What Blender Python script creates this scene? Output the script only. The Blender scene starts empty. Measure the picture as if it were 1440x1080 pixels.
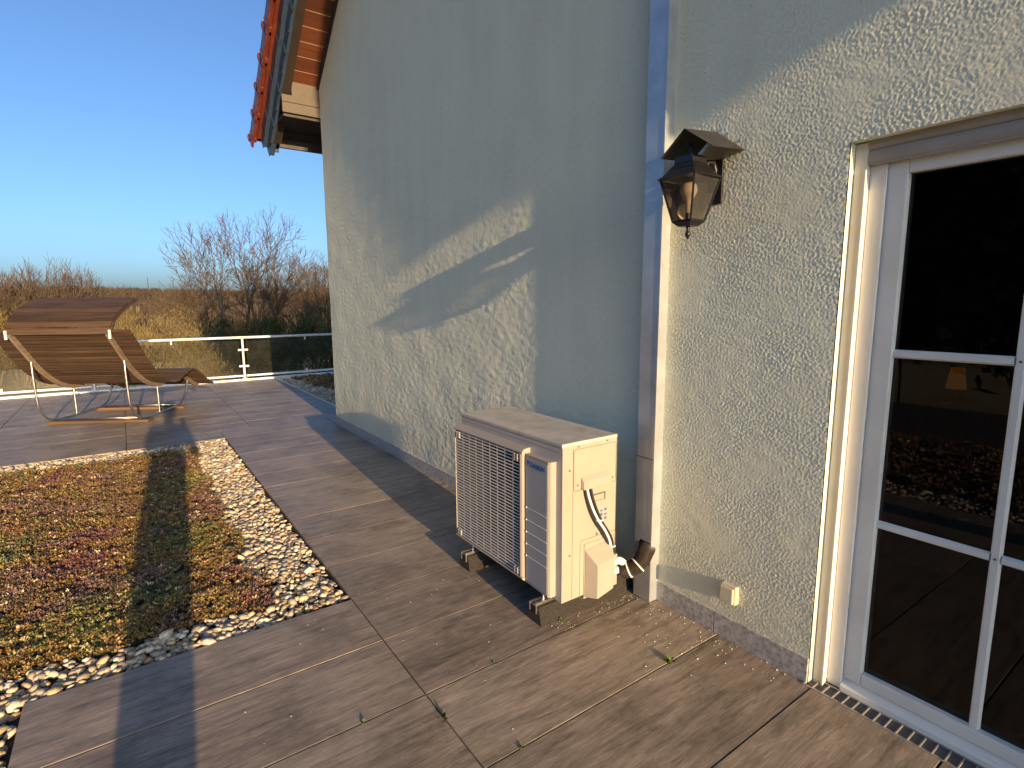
import bpy, math, random
import numpy as np
from math import radians, sin, cos, pi, atan
from mathutils import Vector, Matrix, noise as mnoise

scene = bpy.context.scene
# ------------------------------------------------------------------ camera
cam = bpy.data.objects.new('camera', bpy.data.cameras.new('camera'))
scene.collection.objects.link(cam)
cam.data.sensor_width = 36.0
cam.data.lens = 19.2085
cam.data.clip_start = 0.02
cam.data.clip_end = 6000
_r = Vector((0.57698825, 0.81673544, -0.00527057))
_u = Vector((-0.11579838, 0.08819104, 0.98934982))
_f = Vector((-0.80850188, 0.5702329, -0.14546184))
cam.matrix_world = Matrix(((_r.x, _u.x, -_f.x, 0.0), (_r.y, _u.y, -_f.y, -1.9825),
                           (_r.z, _u.z, -_f.z, 1.412), (0, 0, 0, 1)))
scene.camera = cam
# ------------------------------------------------------------------ light
SUN = Vector((1.0, -0.064, 0.18)).normalized()
SUN_EL = math.asin(SUN.z)
SUN_ROT = math.atan2(SUN.x, SUN.y)
world = bpy.data.worlds.new('World')
scene.world = world
world.use_nodes = True
wn = world.node_tree
sky = wn.nodes.new('ShaderNodeTexSky')
sky.sky_type = 'NISHITA'
sky.sun_disc = False
sky.sun_elevation = SUN_EL
sky.sun_rotation = SUN_ROT
sky.altitude = 200
sky.air_density = 0.72
sky.dust_density = 2.6
sky.ozone_density = 3.5
bgn = [n for n in wn.nodes if n.type == 'BACKGROUND'][0]
bgn.inputs['Strength'].default_value = 0.125
wn.links.new(sky.outputs[0], bgn.inputs[0])
sl = bpy.data.lights.new('sun', 'SUN')
sl.energy = 5.0
sl.angle = radians(0.53)
sl.color = (1.0, 0.68, 0.36)
sun = bpy.data.objects.new('sun', sl)
scene.collection.objects.link(sun)
sun.rotation_euler = SUN.to_track_quat('Z', 'Y').to_euler()
sun.location = (20, -5, 10)
vs = scene.view_settings
vs.view_transform = 'Standard'
vs.look = 'None'
vs.exposure = 1.04
vs.gamma = 1.0
vs.use_curve_mapping = False

rng = random.Random(7)
nrg = np.random.RandomState(7)

# ------------------------------------------------------------------ helpers
def link(o, parent=None):
    scene.collection.objects.link(o)
    if parent is not None:
        o.parent = parent
    return o

def tag(o, label=None, cat=None, group=None, kind=None):
    if label: o['label'] = label
    if cat: o['category'] = cat
    if group: o['group'] = group
    if kind: o['kind'] = kind
    return o

def empty(name, loc=(0, 0, 0), label=None, cat=None, group=None, rz=0.0, parent=None):
    o = bpy.data.objects.new(name, None)
    o.empty_display_size = 0.1
    o.location = loc
    o.rotation_euler = (0, 0, rz)
    link(o, parent)
    return tag(o, label, cat, group)

class MB:
    """collects shapes, builds one mesh"""
    def __init__(s):
        s.v = []; s.f = []
    def add(s, vs, fs):
        n = len(s.v)
        s.v += [tuple(a) for a in vs]
        s.f += [tuple(i + n for i in f) for f in fs]
        return s
    def box(s, x0, x1, y0, y1, z0, z1):
        return s.add([(x0,y0,z0),(x1,y0,z0),(x1,y1,z0),(x0,y1,z0),(x0,y0,z1),(x1,y0,z1),(x1,y1,z1),(x0,y1,z1)],
                     [(0,3,2,1),(4,5,6,7),(0,1,5,4),(1,2,6,5),(2,3,7,6),(3,0,4,7)])
    def tube(s, pts, r, n=8, caps=True, closed=False):
        pts = [Vector(p) for p in pts]
        rs = r if isinstance(r, (list, tuple)) else [r] * len(pts)
        rings = []
        prev = None
        for i, p in enumerate(pts):
            a = pts[max(i-1, 0)]; b = pts[min(i+1, len(pts)-1)]
            t = (b - a)
            if t.length < 1e-9: t = Vector((0, 0, 1))
            t.normalize()
            if prev is None:
                ref = Vector((0, 0, 1)) if abs(t.z) < 0.9 else Vector((1, 0, 0))
                x = t.cross(ref).normalized()
            else:
                x = (prev - t * prev.dot(t)).normalized()
            prev = x
            y = t.cross(x)
            rings.append([p + (x * cos(2*pi*k/n) + y * sin(2*pi*k/n)) * rs[i] for k in range(n)])
        vs = [q for ring in rings for q in ring]
        fs = []
        for i in range(len(pts) - 1):
            for k in range(n):
                k2 = (k + 1) % n
                fs.append((i*n+k, i*n+k2, (i+1)*n+k2, (i+1)*n+k))
        if caps:
            fs.append(tuple(range(n-1, -1, -1)))
            fs.append(tuple((len(pts)-1)*n + k for k in range(n)))
        return s.add(vs, fs)
    def lathe(s, prof, c, n=20, axis='z'):
        vs = []
        for (r, h) in prof:
            for k in range(n):
                a = 2*pi*k/n
                q = (r*cos(a), r*sin(a), h)
                if axis == 'y': q = (q[0], q[2], q[1])
                if axis == 'x': q = (q[2], q[0], q[1])
                vs.append((c[0]+q[0], c[1]+q[1], c[2]+q[2]))
        fs = []
        for i in range(len(prof)-1):
            for k in range(n):
                k2 = (k+1) % n
                fs.append((i*n+k, i*n+k2, (i+1)*n+k2, (i+1)*n+k))
        fs.append(tuple(range(n-1, -1, -1)))
        fs.append(tuple((len(prof)-1)*n + k for k in range(n)))
        return s.add(vs, fs)
    def prism(s, poly, d0, d1, axis='y'):
        """poly in the two other axes (order x,z for y ; y,z for x ; x,y for z)"""
        def P(a, b, d):
            return (a, d, b) if axis == 'y' else ((d, a, b) if axis == 'x' else (a, b, d))
        n = len(poly)
        vs = [P(a, b, d0) for a, b in poly] + [P(a, b, d1) for a, b in poly]
        fs = [tuple(range(n)), tuple(range(2*n-1, n-1, -1))]
        for i in range(n):
            j = (i+1) % n
            fs.append((i, i+n, j+n, j))
        return s.add(vs, fs)
    def mesh(s, name, mat=None, smooth=False, bevel=0.0, fixn=True, angle=None):
        me = bpy.data.meshes.new(name)
        me.from_pydata(s.v, [], s.f)
        me.update()
        if fixn or bevel > 0:
            import bmesh
            bm = bmesh.new(); bm.from_mesh(me)
            bmesh.ops.recalc_face_normals(bm, faces=bm.faces)
            if bevel > 0:
                es = [e for e in bm.edges if len(e.link_faces) == 2 and e.calc_face_angle(0) > 0.5]
                bmesh.ops.bevel(bm, geom=es, offset=bevel, segments=2, affect='EDGES', profile=0.6)
            bm.to_mesh(me); bm.free()
        if mat is not None: me.materials.append(mat)
        if smooth: me.shade_smooth()
        if angle is not None:
            try:
                me.set_sharp_from_angle(angle=angle)
            except Exception:
                pass
        return me
    def obj(s, name, mat, parent=None, smooth=False, bevel=0.0, loc=(0,0,0), fixn=True, angle=None):
        o = bpy.data.objects.new(name, s.mesh(name, mat, smooth, bevel, fixn, angle))
        o.location = loc
        return link(o, parent)

def inst(name, me, parent, loc=(0,0,0), rot=(0,0,0), scale=(1,1,1)):
    o = bpy.data.objects.new(name, me)
    o.location = loc; o.rotation_euler = rot; o.scale = scale
    return link(o, parent)

def np_mesh(name, V, F, mat, smooth=False, colors=None):
    """V (n,3), F (m,k) same-size faces"""
    me = bpy.data.meshes.new(name)
    V = np.asarray(V, dtype=np.float32); F = np.asarray(F, dtype=np.int32)
    k = F.shape[1]
    me.vertices.add(len(V)); me.vertices.foreach_set('co', V.ravel())
    me.loops.add(F.size); me.loops.foreach_set('vertex_index', F.ravel())
    me.polygons.add(len(F))
    me.polygons.foreach_set('loop_start', np.arange(0, F.size, k, dtype=np.int32))
    me.update(calc_edges=True)
    me.validate()
    if colors is not None:
        ca = me.color_attributes.new('tint', 'FLOAT_COLOR', 'POINT')
        c = np.ones((len(V), 4), dtype=np.float32); c[:, :3] = colors
        ca.data.foreach_set('color', c.ravel())
    if smooth: me.shade_smooth()
    me.materials.append(mat)
    return me

def child(mb, name, mat, parent, **k):
    """a part whose mesh is written in world coordinates"""
    o = mb.obj(name, mat, None, **k)
    o.parent = parent
    o.matrix_parent_inverse = wmat(parent).inverted()
    return o

def wmat(o):
    m = Matrix.Translation(o.location) @ o.rotation_euler.to_matrix().to_4x4()
    if o.parent is None: return m
    return wmat(o.parent) @ o.matrix_parent_inverse @ m

# ------------------------------------------------------------------ materials
def new_mat(name, color=(0.5,0.5,0.5), rough=0.5, metal=0.0, spec=0.5):
    m = bpy.data.materials.new(name); m.use_nodes = True
    b = m.node_tree.nodes['Principled BSDF']
    b.inputs['Base Color'].default_value = (*color, 1)
    b.inputs['Roughness'].default_value = rough
    b.inputs['Metallic'].default_value = metal
    b.inputs['Specular IOR Level'].default_value = spec
    return m, m.node_tree, b

def node(nt, t, ins=None, **attrs):
    n = nt.nodes.new(t)
    for k, v in attrs.items(): setattr(n, k, v)
    for k, v in (ins or {}).items():
        s = n.inputs[k]
        if isinstance(v, bpy.types.NodeSocket): nt.links.new(v, s)
        else: s.default_value = v
    return n

def coords(nt, scale=(1,1,1), src='Object', loc=None):
    tc = node(nt, 'ShaderNodeTexCoord')
    mp = node(nt, 'ShaderNodeMapping', {'Vector': tc.outputs[src], 'Scale': scale})
    if loc is not None:
        if isinstance(loc, bpy.types.NodeSocket): nt.links.new(loc, mp.inputs['Location'])
        else: mp.inputs['Location'].default_value = loc
    return mp.outputs[0]

def noise(nt, vec, scale, detail=4.0, rough=0.55, dist=0.0):
    n = node(nt, 'ShaderNodeTexNoise', {'Vector': vec, 'Scale': scale, 'Detail': detail, 'Roughness': rough, 'Distortion': dist})
    return n.outputs['Fac']

def ramp(nt, fac, stops):
    n = node(nt, 'ShaderNodeValToRGB', {'Fac': fac})
    e = n.color_ramp.elements
    while len(e) > 1: e.remove(e[-1])
    e[0].position = stops[0][0]; e[0].color = (*stops[0][1], 1)
    for p, c in stops[1:]:
        x = e.new(p); x.color = (*c, 1)
    return n.outputs['Color']

def mixc(nt, fac, a, b, mode='MIX'):
    n = node(nt, 'ShaderNodeMix', data_type='RGBA', blend_type=mode)
    for i, v in ((0, fac), (6, a), (7, b)):
        s = n.inputs[i]
        if isinstance(v, bpy.types.NodeSocket): nt.links.new(v, s)
        else: s.default_value = v if i == 0 else (*v, 1)
    return n.outputs[2]

def math_(nt, op, a, b=0.0):
    n = node(nt, 'ShaderNodeMath', operation=op)
    for i, v in ((0, a), (1, b)):
        if isinstance(v, bpy.types.NodeSocket): nt.links.new(v, n.inputs[i])
        else: n.inputs[i].default_value = v
    return n.outputs[0]

def bump(nt, b, height, strength=0.5, dist=0.002, prev=None):
    n = node(nt, 'ShaderNodeBump', {'Height': height, 'Strength': strength, 'Distance': dist})
    if prev is not None: nt.links.new(prev, n.inputs['Normal'])
    if b is not None: nt.links.new(n.outputs[0], b.inputs['Normal'])
    return n.outputs[0]

def simple(name, color, rough=0.5, metal=0.0, var=0.12, scale=8.0, bstr=0.0, bscale=60.0, spec=0.5, bdist=0.001):
    m, nt, b = new_mat(name, color, rough, metal, spec)
    v = coords(nt)
    f = noise(nt, v, scale, 5)
    dk = tuple(c*(1-var*1.6) for c in color); lt = tuple(min(1, c*(1+var)) for c in color)
    nt.links.new(ramp(nt, f, [(0.3, dk), (0.7, lt)]), b.inputs['Base Color'])
    r = node(nt, 'ShaderNodeMapRange', {'Value': noise(nt, v, scale*2.3, 4), 'To Min': max(0.02, rough-0.1), 'To Max': min(1, rough+0.12)})
    nt.links.new(r.outputs[0], b.inputs['Roughness'])
    if bstr > 0: bump(nt, b, noise(nt, v, bscale, 4), bstr, bdist)
    return m

def stucco_mat():
    m, nt, b = new_mat('stucco', (0.7,0.66,0.58), 0.9, spec=0.25)
    v = coords(nt)
    big = noise(nt, v, 0.9, 4)
    mid = noise(nt, coords(nt, (6, 6, 1.2)), 1.0, 4)
    col = ramp(nt, big, [(0.25, (0.69,0.705,0.56)), (0.75, (0.76,0.775,0.62))])
    col = mixc(nt, 0.25, col, ramp(nt, mid, [(0.3, (0.57,0.595,0.465)), (0.7, (0.77,0.81,0.635))]))
    # scattered dark spots, the shade of pits and scratches painted in
    pit_shade = node(nt, 'ShaderNodeTexVoronoi', {'Vector': v, 'Scale': 30.0}, feature='F1')
    pm = ramp(nt, pit_shade.outputs['Distance'], [(0.06, (0.62,0.62,0.62)), (0.15, (1,1,1))])
    col = mixc(nt, 0.6, col, pm, 'MULTIPLY')
    fine = noise(nt, v, 210, 3, 0.7)
    col = mixc(nt, 0.5, col, ramp(nt, fine, [(0.3, (0.72,0.72,0.72)), (0.7, (1.12,1.12,1.12))]), 'MULTIPLY')
    # grime splashed up from the paving, broken up by noise
    sep = node(nt, 'ShaderNodeSeparateXYZ', {0: v})
    gz = node(nt, 'ShaderNodeMapRange', {'Value': sep.outputs['Z'], 'From Min': 0.09, 'From Max': 0.55, 'To Min': 1.0, 'To Max': 0.0})
    gm = math_(nt, 'MULTIPLY', gz.outputs[0], noise(nt, v, 7.0, 6, 0.7))
    col = mixc(nt, math_(nt, 'MULTIPLY', gm, 0.55), col, (0.30,0.28,0.22))
    nt.links.new(col, b.inputs['Base Color'])
    # trowelled runs at mid size, sharp grain at fine size, smoother patches between
    g1 = noise(nt, v, 120, 7, 0.72)
    g2 = noise(nt, v, 46, 5, 0.65)
    vo = node(nt, 'ShaderNodeTexVoronoi', {'Vector': v, 'Scale': 62.0, 'Randomness': 1.0}, feature='F1')
    hole = ramp(nt, vo.outputs['Distance'], [(0.1, (0,0,0)), (0.42, (1,1,1))])
    patch = ramp(nt, noise(nt, v, 2.6, 4), [(0.33, (0.35,0.35,0.35)), (0.62, (1,1,1))])
    h = math_(nt, 'ADD', math_(nt, 'MULTIPLY', g1, 0.75), math_(nt, 'MULTIPLY', g2, 0.9))
    h = math_(nt, 'ADD', h, math_(nt, 'MULTIPLY', hole, 0.16))
    h = math_(nt, 'MULTIPLY', h, patch)
    bump(nt, b, h, 0.4, 0.0025)
    return m

def tile_mat():
    m, nt, b = new_mat('wood_look_tile', (0.14,0.115,0.095), 0.5, spec=0.5)
    oi = node(nt, 'ShaderNodeObjectInfo')
    off = node(nt, 'ShaderNodeCombineXYZ', {'X': math_(nt, 'MULTIPLY', oi.outputs['Random'], 37.0),
                                           'Y': math_(nt, 'MULTIPLY', oi.outputs['Random'], 91.0), 'Z': 0.0}).outputs[0]
    v = coords(nt, (30, 3.6, 30), loc=off)
    g = noise(nt, v, 1.0, 8, 0.62, 0.5)
    col = ramp(nt, g, [(0.30, (0.092,0.075,0.058)), (0.47, (0.225,0.188,0.150)), (0.60, (0.285,0.240,0.193)), (0.76, (0.40,0.345,0.285))])
    g2 = noise(nt, coords(nt, (130, 13, 130), loc=off), 1.0, 7, 0.72, 0.8)
    col = mixc(nt, 0.42, col, ramp(nt, g2, [(0.34, (0.075,0.062,0.05)), (0.5, (0.24,0.20,0.16)), (0.68, (0.48,0.41,0.34))]))
    g3 = noise(nt, coords(nt, (9, 1.0, 9), loc=off), 2.2, 7, 0.6, 1.6)
    col = mixc(nt, 0.75, col, ramp(nt, g3, [(0.36, (0.62,0.60,0.58)), (0.5, (1,1,1)), (0.66, (1.18,1.17,1.15))]), 'MULTIPLY')
    big = noise(nt, coords(nt, (2.2,1.3,2), loc=off), 1.0, 3)
    col = mixc(nt, 0.5, col, ramp(nt, big, [(0.3, (0.72,0.68,0.66)), (0.7, (1.1,1.1,1.1))]), 'MULTIPLY')
    tone = ramp(nt, oi.outputs['Random'], [(0.0, (0.86,0.85,0.85)), (0.5, (1,0.98,0.96)), (1.0, (1.12,1.1,1.06))])
    col = mixc(nt, 1.0, col, tone, 'MULTIPLY')
    # dusty stains on world scale
    geo = node(nt, 'ShaderNodeNewGeometry')
    st = noise(nt, geo.outputs['Position'], 1.7, 6, 0.65)
    col = mixc(nt, ramp(nt, st, [(0.5, (0,0,0)), (0.78, (0.35,0.35,0.35))]), col, (0.42,0.37,0.32))
    dk = noise(nt, geo.outputs['Position'], 2.6, 7, 0.7)
    col = mixc(nt, 0.8, col, ramp(nt, dk, [(0.34, (0.55,0.55,0.52)), (0.52, (1,1,1))]), 'MULTIPLY')
    nt.links.new(col, b.inputs['Base Color'])
    rr = node(nt, 'ShaderNodeMapRange', {'Value': g, 'To Min': 0.42, 'To Max': 0.64})
    nt.links.new(rr.outputs[0], b.inputs['Roughness'])
    bump(nt, b, math_(nt, 'ADD', g, math_(nt, 'MULTIPLY', g2, 0.5)), 0.5, 0.0016)
    return m

def wood_mat(name, a, bcol, axis=0, rough=0.6, bst=0.4):
    m, nt, b = new_mat(name, a, rough, spec=0.35)
    oi = node(nt, 'ShaderNodeObjectInfo')
    off = node(nt, 'ShaderNodeCombineXYZ', {'X': math_(nt, 'MULTIPLY', oi.outputs['Random'], 31.0), 'Y': math_(nt, 'MULTIPLY', oi.outputs['Random'], 17.0), 'Z': 0.0}).outputs[0]
    sc = [40, 40, 40]; sc[axis] = 2.0
    g = noise(nt, coords(nt, tuple(sc), loc=off), 1.0, 6, 0.6, 0.4)
    col = ramp(nt, g, [(0.3, a), (0.72, bcol)])
    t = ramp(nt, oi.outputs['Random'], [(0, (0.7,0.7,0.7)), (1, (1.25,1.22,1.2))])
    nt.links.new(mixc(nt, 1.0, col, t, 'MULTIPLY'), b.inputs['Base Color'])
    bump(nt, b, g, bst, 0.002)
    return m

def glass_mat(name, tint=(0.9,0.92,0.92), ior=1.45, rough=0.0, dirt=0.0):
    m = bpy.data.materials.new(name); m.use_nodes = True
    nt = m.node_tree
    nt.nodes.clear()
    out = node(nt, 'ShaderNodeOutputMaterial')
    tr = node(nt, 'ShaderNodeBsdfTransparent', {'Color': (*tint, 1)})
    gl = node(nt, 'ShaderNodeBsdfGlossy', {'Color': (1,1,1,1), 'Roughness': rough})
    fr = node(nt, 'ShaderNodeFresnel', {'IOR': ior})
    mx = node(nt, 'ShaderNodeMixShader', {0: fr.outputs[0], 1: tr.outputs[0], 2: gl.outputs[0]})
    last = mx.outputs[0]
    if dirt > 0:
        df = node(nt, 'ShaderNodeBsdfDiffuse', {'Color': (0.5,0.5,0.47,1)})
        f = math_(nt, 'MULTIPLY', noise(nt, coords(nt), 5.0, 6, 0.6), dirt)
        last = node(nt, 'ShaderNodeMixShader', {0: f, 1: last, 2: df.outputs[0]}).outputs[0]
    nt.links.new(last, out.inputs[0])
    return m

def tint_mat(name, rough=0.7, spec=0.3, bstr=0.0, bscale=200, sub=0.0, vary=0.2, vscale=60):
    m, nt, b = new_mat(name, (0.5,0.5,0.5), rough, spec=spec)
    at = node(nt, 'ShaderNodeAttribute', attribute_name='tint')
    v = coords(nt)
    t = ramp(nt, noise(nt, v, vscale, 5), [(0.3, (1-vary,)*3), (0.7, (1+vary,)*3)])
    nt.links.new(mixc(nt, 1.0, at.outputs['Color'], t, 'MULTIPLY'), b.inputs['Base Color'])
    if bstr > 0: bump(nt, b, noise(nt, v, bscale, 3), bstr, 0.001)
    return m

M = {}
M['stucco'] = stucco_mat()
M['tile'] = tile_mat()
M['joint'] = simple('joint_bed', (0.035,0.032,0.03), 0.95, var=0.3, scale=30)
M['granite'] = simple('granite_plinth', (0.36,0.355,0.35), 0.6, var=0.28, scale=55, bstr=0.4, bscale=160)
M['galv'] = simple('galvanised_sheet', (0.50,0.53,0.56), 0.36, 0.6, var=0.10, scale=9, bstr=0.08, bscale=14)
M['steel'] = simple('stainless_steel', (0.62,0.6,0.57), 0.3, 1.0, var=0.08, scale=20)
M['zinc'] = simple('zinc_bolt', (0.6,0.6,0.58), 0.35, 1.0, var=0.1, scale=40)
M['aluminium'] = simple('white_aluminium_rail', (0.72,0.71,0.68), 0.35, 0.25, var=0.06, scale=6)
M['pvc'] = simple('white_pvc', (0.72,0.735,0.69), 0.38, var=0.05, scale=5)
M['guide'] = simple('cream_guide_rail', (0.66,0.63,0.57), 0.45, var=0.06, scale=6)
M['shutter'] = simple('beige_shutter_slat', (0.36,0.33,0.29), 0.5, var=0.08, scale=7)
M['acbody'] = simple('ivory_painted_steel', (0.325,0.29,0.235), 0.42, var=0.05, scale=5, bstr=0.04, bscale=240)
M['acplastic'] = simple('ivory_plastic', (0.325,0.29,0.245), 0.5, var=0.04, scale=6)
M['acbar'] = simple('pale_grille_bar', (0.60,0.59,0.56), 0.45, var=0.03)
M['acpanel'] = simple('grey_front_panel', (0.36,0.36,0.365), 0.4, var=0.04, scale=4)
M['actop'] = simple('dusty_ac_lid', (0.40,0.385,0.35), 0.5, var=0.16, scale=9, bstr=0.05, bscale=120)
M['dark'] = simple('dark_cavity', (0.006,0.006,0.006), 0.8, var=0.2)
M['fan'] = simple('fan_blade_plastic', (0.03,0.03,0.032), 0.5, var=0.2)
M['groove'] = simple('seam_shadow_gap', (0.10,0.095,0.07), 0.8, var=0.1)  # dark tone paints the shade of seams and the grip recess
M['blue'] = simple('blue_print', (0.01,0.11,0.36), 0.4, var=0.05)
M['labelw'] = simple('grey_sticker', (0.30,0.30,0.32), 0.4, var=0.03)
M['ink'] = simple('sticker_ink', (0.1,0.1,0.11), 0.5, var=0.1)
M['rubber'] = simple('black_rubber_granulate', (0.022,0.019,0.016), 0.9, var=0.45, scale=120, bstr=0.8, bscale=180, bdist=0.004)
M['hose'] = simple('black_corrugated_plastic', (0.035,0.028,0.023), 0.38, var=0.2, scale=20)
M['cablew'] = simple('white_cable_sheath', (0.78,0.77,0.72), 0.45, var=0.04)
M['cableb'] = simple('black_cable_sheath', (0.02,0.02,0.02), 0.45, var=0.1)
M['insul'] = simple('white_foam_insulation', (0.8,0.78,0.66), 0.7, var=0.06)
M['lampblack'] = simple('black_cast_aluminium', (0.009,0.009,0.010), 0.38, var=0.25, scale=25, bstr=0.15, bscale=90)
M['lamptin'] = simple('bronze_sheet_metal', (0.04,0.037,0.035), 0.42, 0.4, var=0.25, scale=14, bstr=0.15, bscale=25)
M['lampglass'] = glass_mat('smoked_lamp_glass', (0.56,0.50,0.43), 1.38, 0.05, 0.09)
M['bulb'] = simple('frosted_bulb', (0.55,0.52,0.47), 0.35, var=0.02)
M['railglass'] = glass_mat('tinted_rail_glass', (0.80,0.82,0.79), 1.25, 0.02, 0.03)
M['doorglass'] = glass_mat('door_glass', (0.55,0.56,0.54), 1.40, 0.0, 0.003)
M['socket'] = simple('yellowed_socket_plastic', (0.55,0.50,0.36), 0.45, var=0.06)
M['lounger'] = wood_mat('weathered_brown_slat', (0.024,0.015,0.009), (0.078,0.048,0.029), 1)
M['loungerrail'] = wood_mat('weathered_grey_brown_rail', (0.11,0.082,0.057), (0.23,0.18,0.135), 0)
M['runner'] = wood_mat('brown_foot_plank', (0.08,0.048,0.028), (0.17,0.105,0.065), 1)
M['soffit'] = wood_mat('redbrown_soffit_board', (0.075,0.024,0.011), (0.125,0.042,0.018), 1, 0.5, 0.2)
M['soffitlit'] = simple('painted_sunlit_edge', (0.40,0.25,0.15), 0.7)  # pale colour painted in for board edges catching the sun
M['rafter'] = simple('dark_brown_rafter', (0.028,0.019,0.014), 0.6, var=0.2)
M['eavepanel'] = simple('tan_eave_panel', (0.07,0.053,0.035), 0.6, var=0.06)
M['slate'] = simple('blue_grey_fibre_slate', (0.032,0.058,0.105), 0.4, var=0.15, scale=12)
M['rooftile'] = simple('red_clay_roof_tile', (0.13,0.030,0.018), 0.4, var=0.22, scale=10)
M['terracotta'] = M['rooftile']
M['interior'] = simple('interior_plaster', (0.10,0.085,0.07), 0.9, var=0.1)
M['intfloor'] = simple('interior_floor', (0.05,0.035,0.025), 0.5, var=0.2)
M['intdoor'] = simple('interior_white_door', (0.55,0.53,0.5), 0.5, var=0.03)
M['soil'] = simple('bed_soil', (0.05,0.04,0.03), 0.95, var=0.4, scale=30, bstr=0.6, bscale=60, bdist=0.01)
M['pebble'] = tint_mat('pebble', 0.6, 0.35, 0.3, 160, vary=0.22, vscale=70)
M['sedum'] = tint_mat('sedum', 0.6, 0.3, vary=0.25, vscale=120)
M['grass'] = None

def leafy(name, cols, scale=2.0, rough=0.8, trans=0.0):
    m, nt, b = new_mat(name, cols[0], rough, spec=0.2)
    f = noise(nt, coords(nt), scale, 6, 0.7)
    st = [(0.28 + 0.44*i/(len(cols)-1), c) for i, c in enumerate(cols)]
    nt.links.new(ramp(nt, f, st), b.inputs['Base Color'])
    return m
M['bark'] = leafy('grey_brown_bark', [(0.06,0.045,0.03), (0.125,0.093,0.056), (0.09,0.075,0.04)], 3.0)
M['barkdark'] = leafy('dark_bark', [(0.03,0.024,0.018), (0.06,0.048,0.035)], 3.0)
M['twig'] = leafy('pale_twig', [(0.075,0.056,0.041), (0.135,0.098,0.068)], 1.5)
M['gold'] = leafy('golden_twigs', [(0.095,0.075,0.032), (0.19,0.145,0.065), (0.125,0.115,0.045)], 2.0)
M['evergreen'] = leafy('dark_evergreen', [(0.02,0.03,0.012), (0.05,0.065,0.022), (0.08,0.08,0.03)], 2.5)
M['olive'] = leafy('olive_brown_thicket', [(0.10,0.07,0.03), (0.18,0.13,0.045), (0.16,0.14,0.04)], 0.8)
M['wood'] = leafy('bare_brown_wood', [(0.036,0.028,0.022), (0.060,0.044,0.033), (0.044,0.040,0.026)], 0.02)
def field_mat():
    m, nt, b = new_mat('dry_grass_field', (0.3,0.24,0.12), 0.9, spec=0.1)
    v = coords(nt)
    near = ramp(nt, noise(nt, v, 0.35, 8, 0.75), [(0.3, (0.20,0.155,0.07)), (0.5, (0.36,0.28,0.14)), (0.7, (0.25,0.215,0.09))])
    near = mixc(nt, 0.5, near, ramp(nt, noise(nt, v, 6.0, 6, 0.75), [(0.35, (0.5,0.5,0.5)), (0.65, (1.2,1.2,1.2))]), 'MULTIPLY')
    ln = node(nt, 'ShaderNodeVectorMath', {0: v}, operation='LENGTH')
    f = node(nt, 'ShaderNodeMapRange', {'Value': ln.outputs['Value'], 'From Min': 50.0, 'From Max': 62.0})
    nt.links.new(mixc(nt, f.outputs[0], near, ramp(nt, noise(nt, v, 0.05, 6), [(0.3, (0.035,0.027,0.02)), (0.7, (0.06,0.046,0.034))])), b.inputs['Base Color'])
    return m
M['field'] = field_mat()
M['weed'] = leafy('green_weed', [(0.05,0.09,0.02), (0.11,0.15,0.035)], 40)
M['crumb'] = simple('pale_crumbs', (0.5,0.46,0.4), 0.9, var=0.2, scale=80)

# ================================================================== SETTING
# --------------------------------------------------------------- terrain
def terrain_h(x, y):
    d = math.hypot(x, y)
    z = -3.6
    if d > 45:
        t = min(1, (d-45)/120); z -= 5.0*t*t*(3-2*t)
    if d > 150:
        t = min(1, (d-150)/750); z += 26.0*t*t*(3-2*t)
    if d > 60:
        z += mnoise.noise((x*0.006, y*0.006, 0.3)) * min(5.0, (d-60)*0.012)
    z += mnoise.noise((x*0.12, y*0.12, 0)) * 0.12
    return z

def build_ground():
    radii = [0.5, 12, 16, 20, 24, 28, 32, 36, 40, 45, 50, 56, 64, 75, 90, 110, 140, 180, 230, 300, 380, 480, 600, 740, 900, 1100, 1500, 2200, 3500]
    n = 120
    V = []; F = []
    for r in radii:
        for k in range(n):
            a = 2*pi*k/n
            x, y = r*cos(a), r*sin(a)
            V.append((x, y, terrain_h(x, y)))
    for i in range(len(radii)-1):
        for k in range(n):
            k2 = (k+1) % n
            F.append((i*n+k, i*n+k2, (i+1)*n+k2, (i+1)*n+k))
    me = np_mesh('ground', V, F, M['field'], True)
    o = link(bpy.data.objects.new('ground', me))
    tag(o, 'dry grass ground below the terrace running out to the wooded hills', kind='structure')
build_ground()

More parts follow.
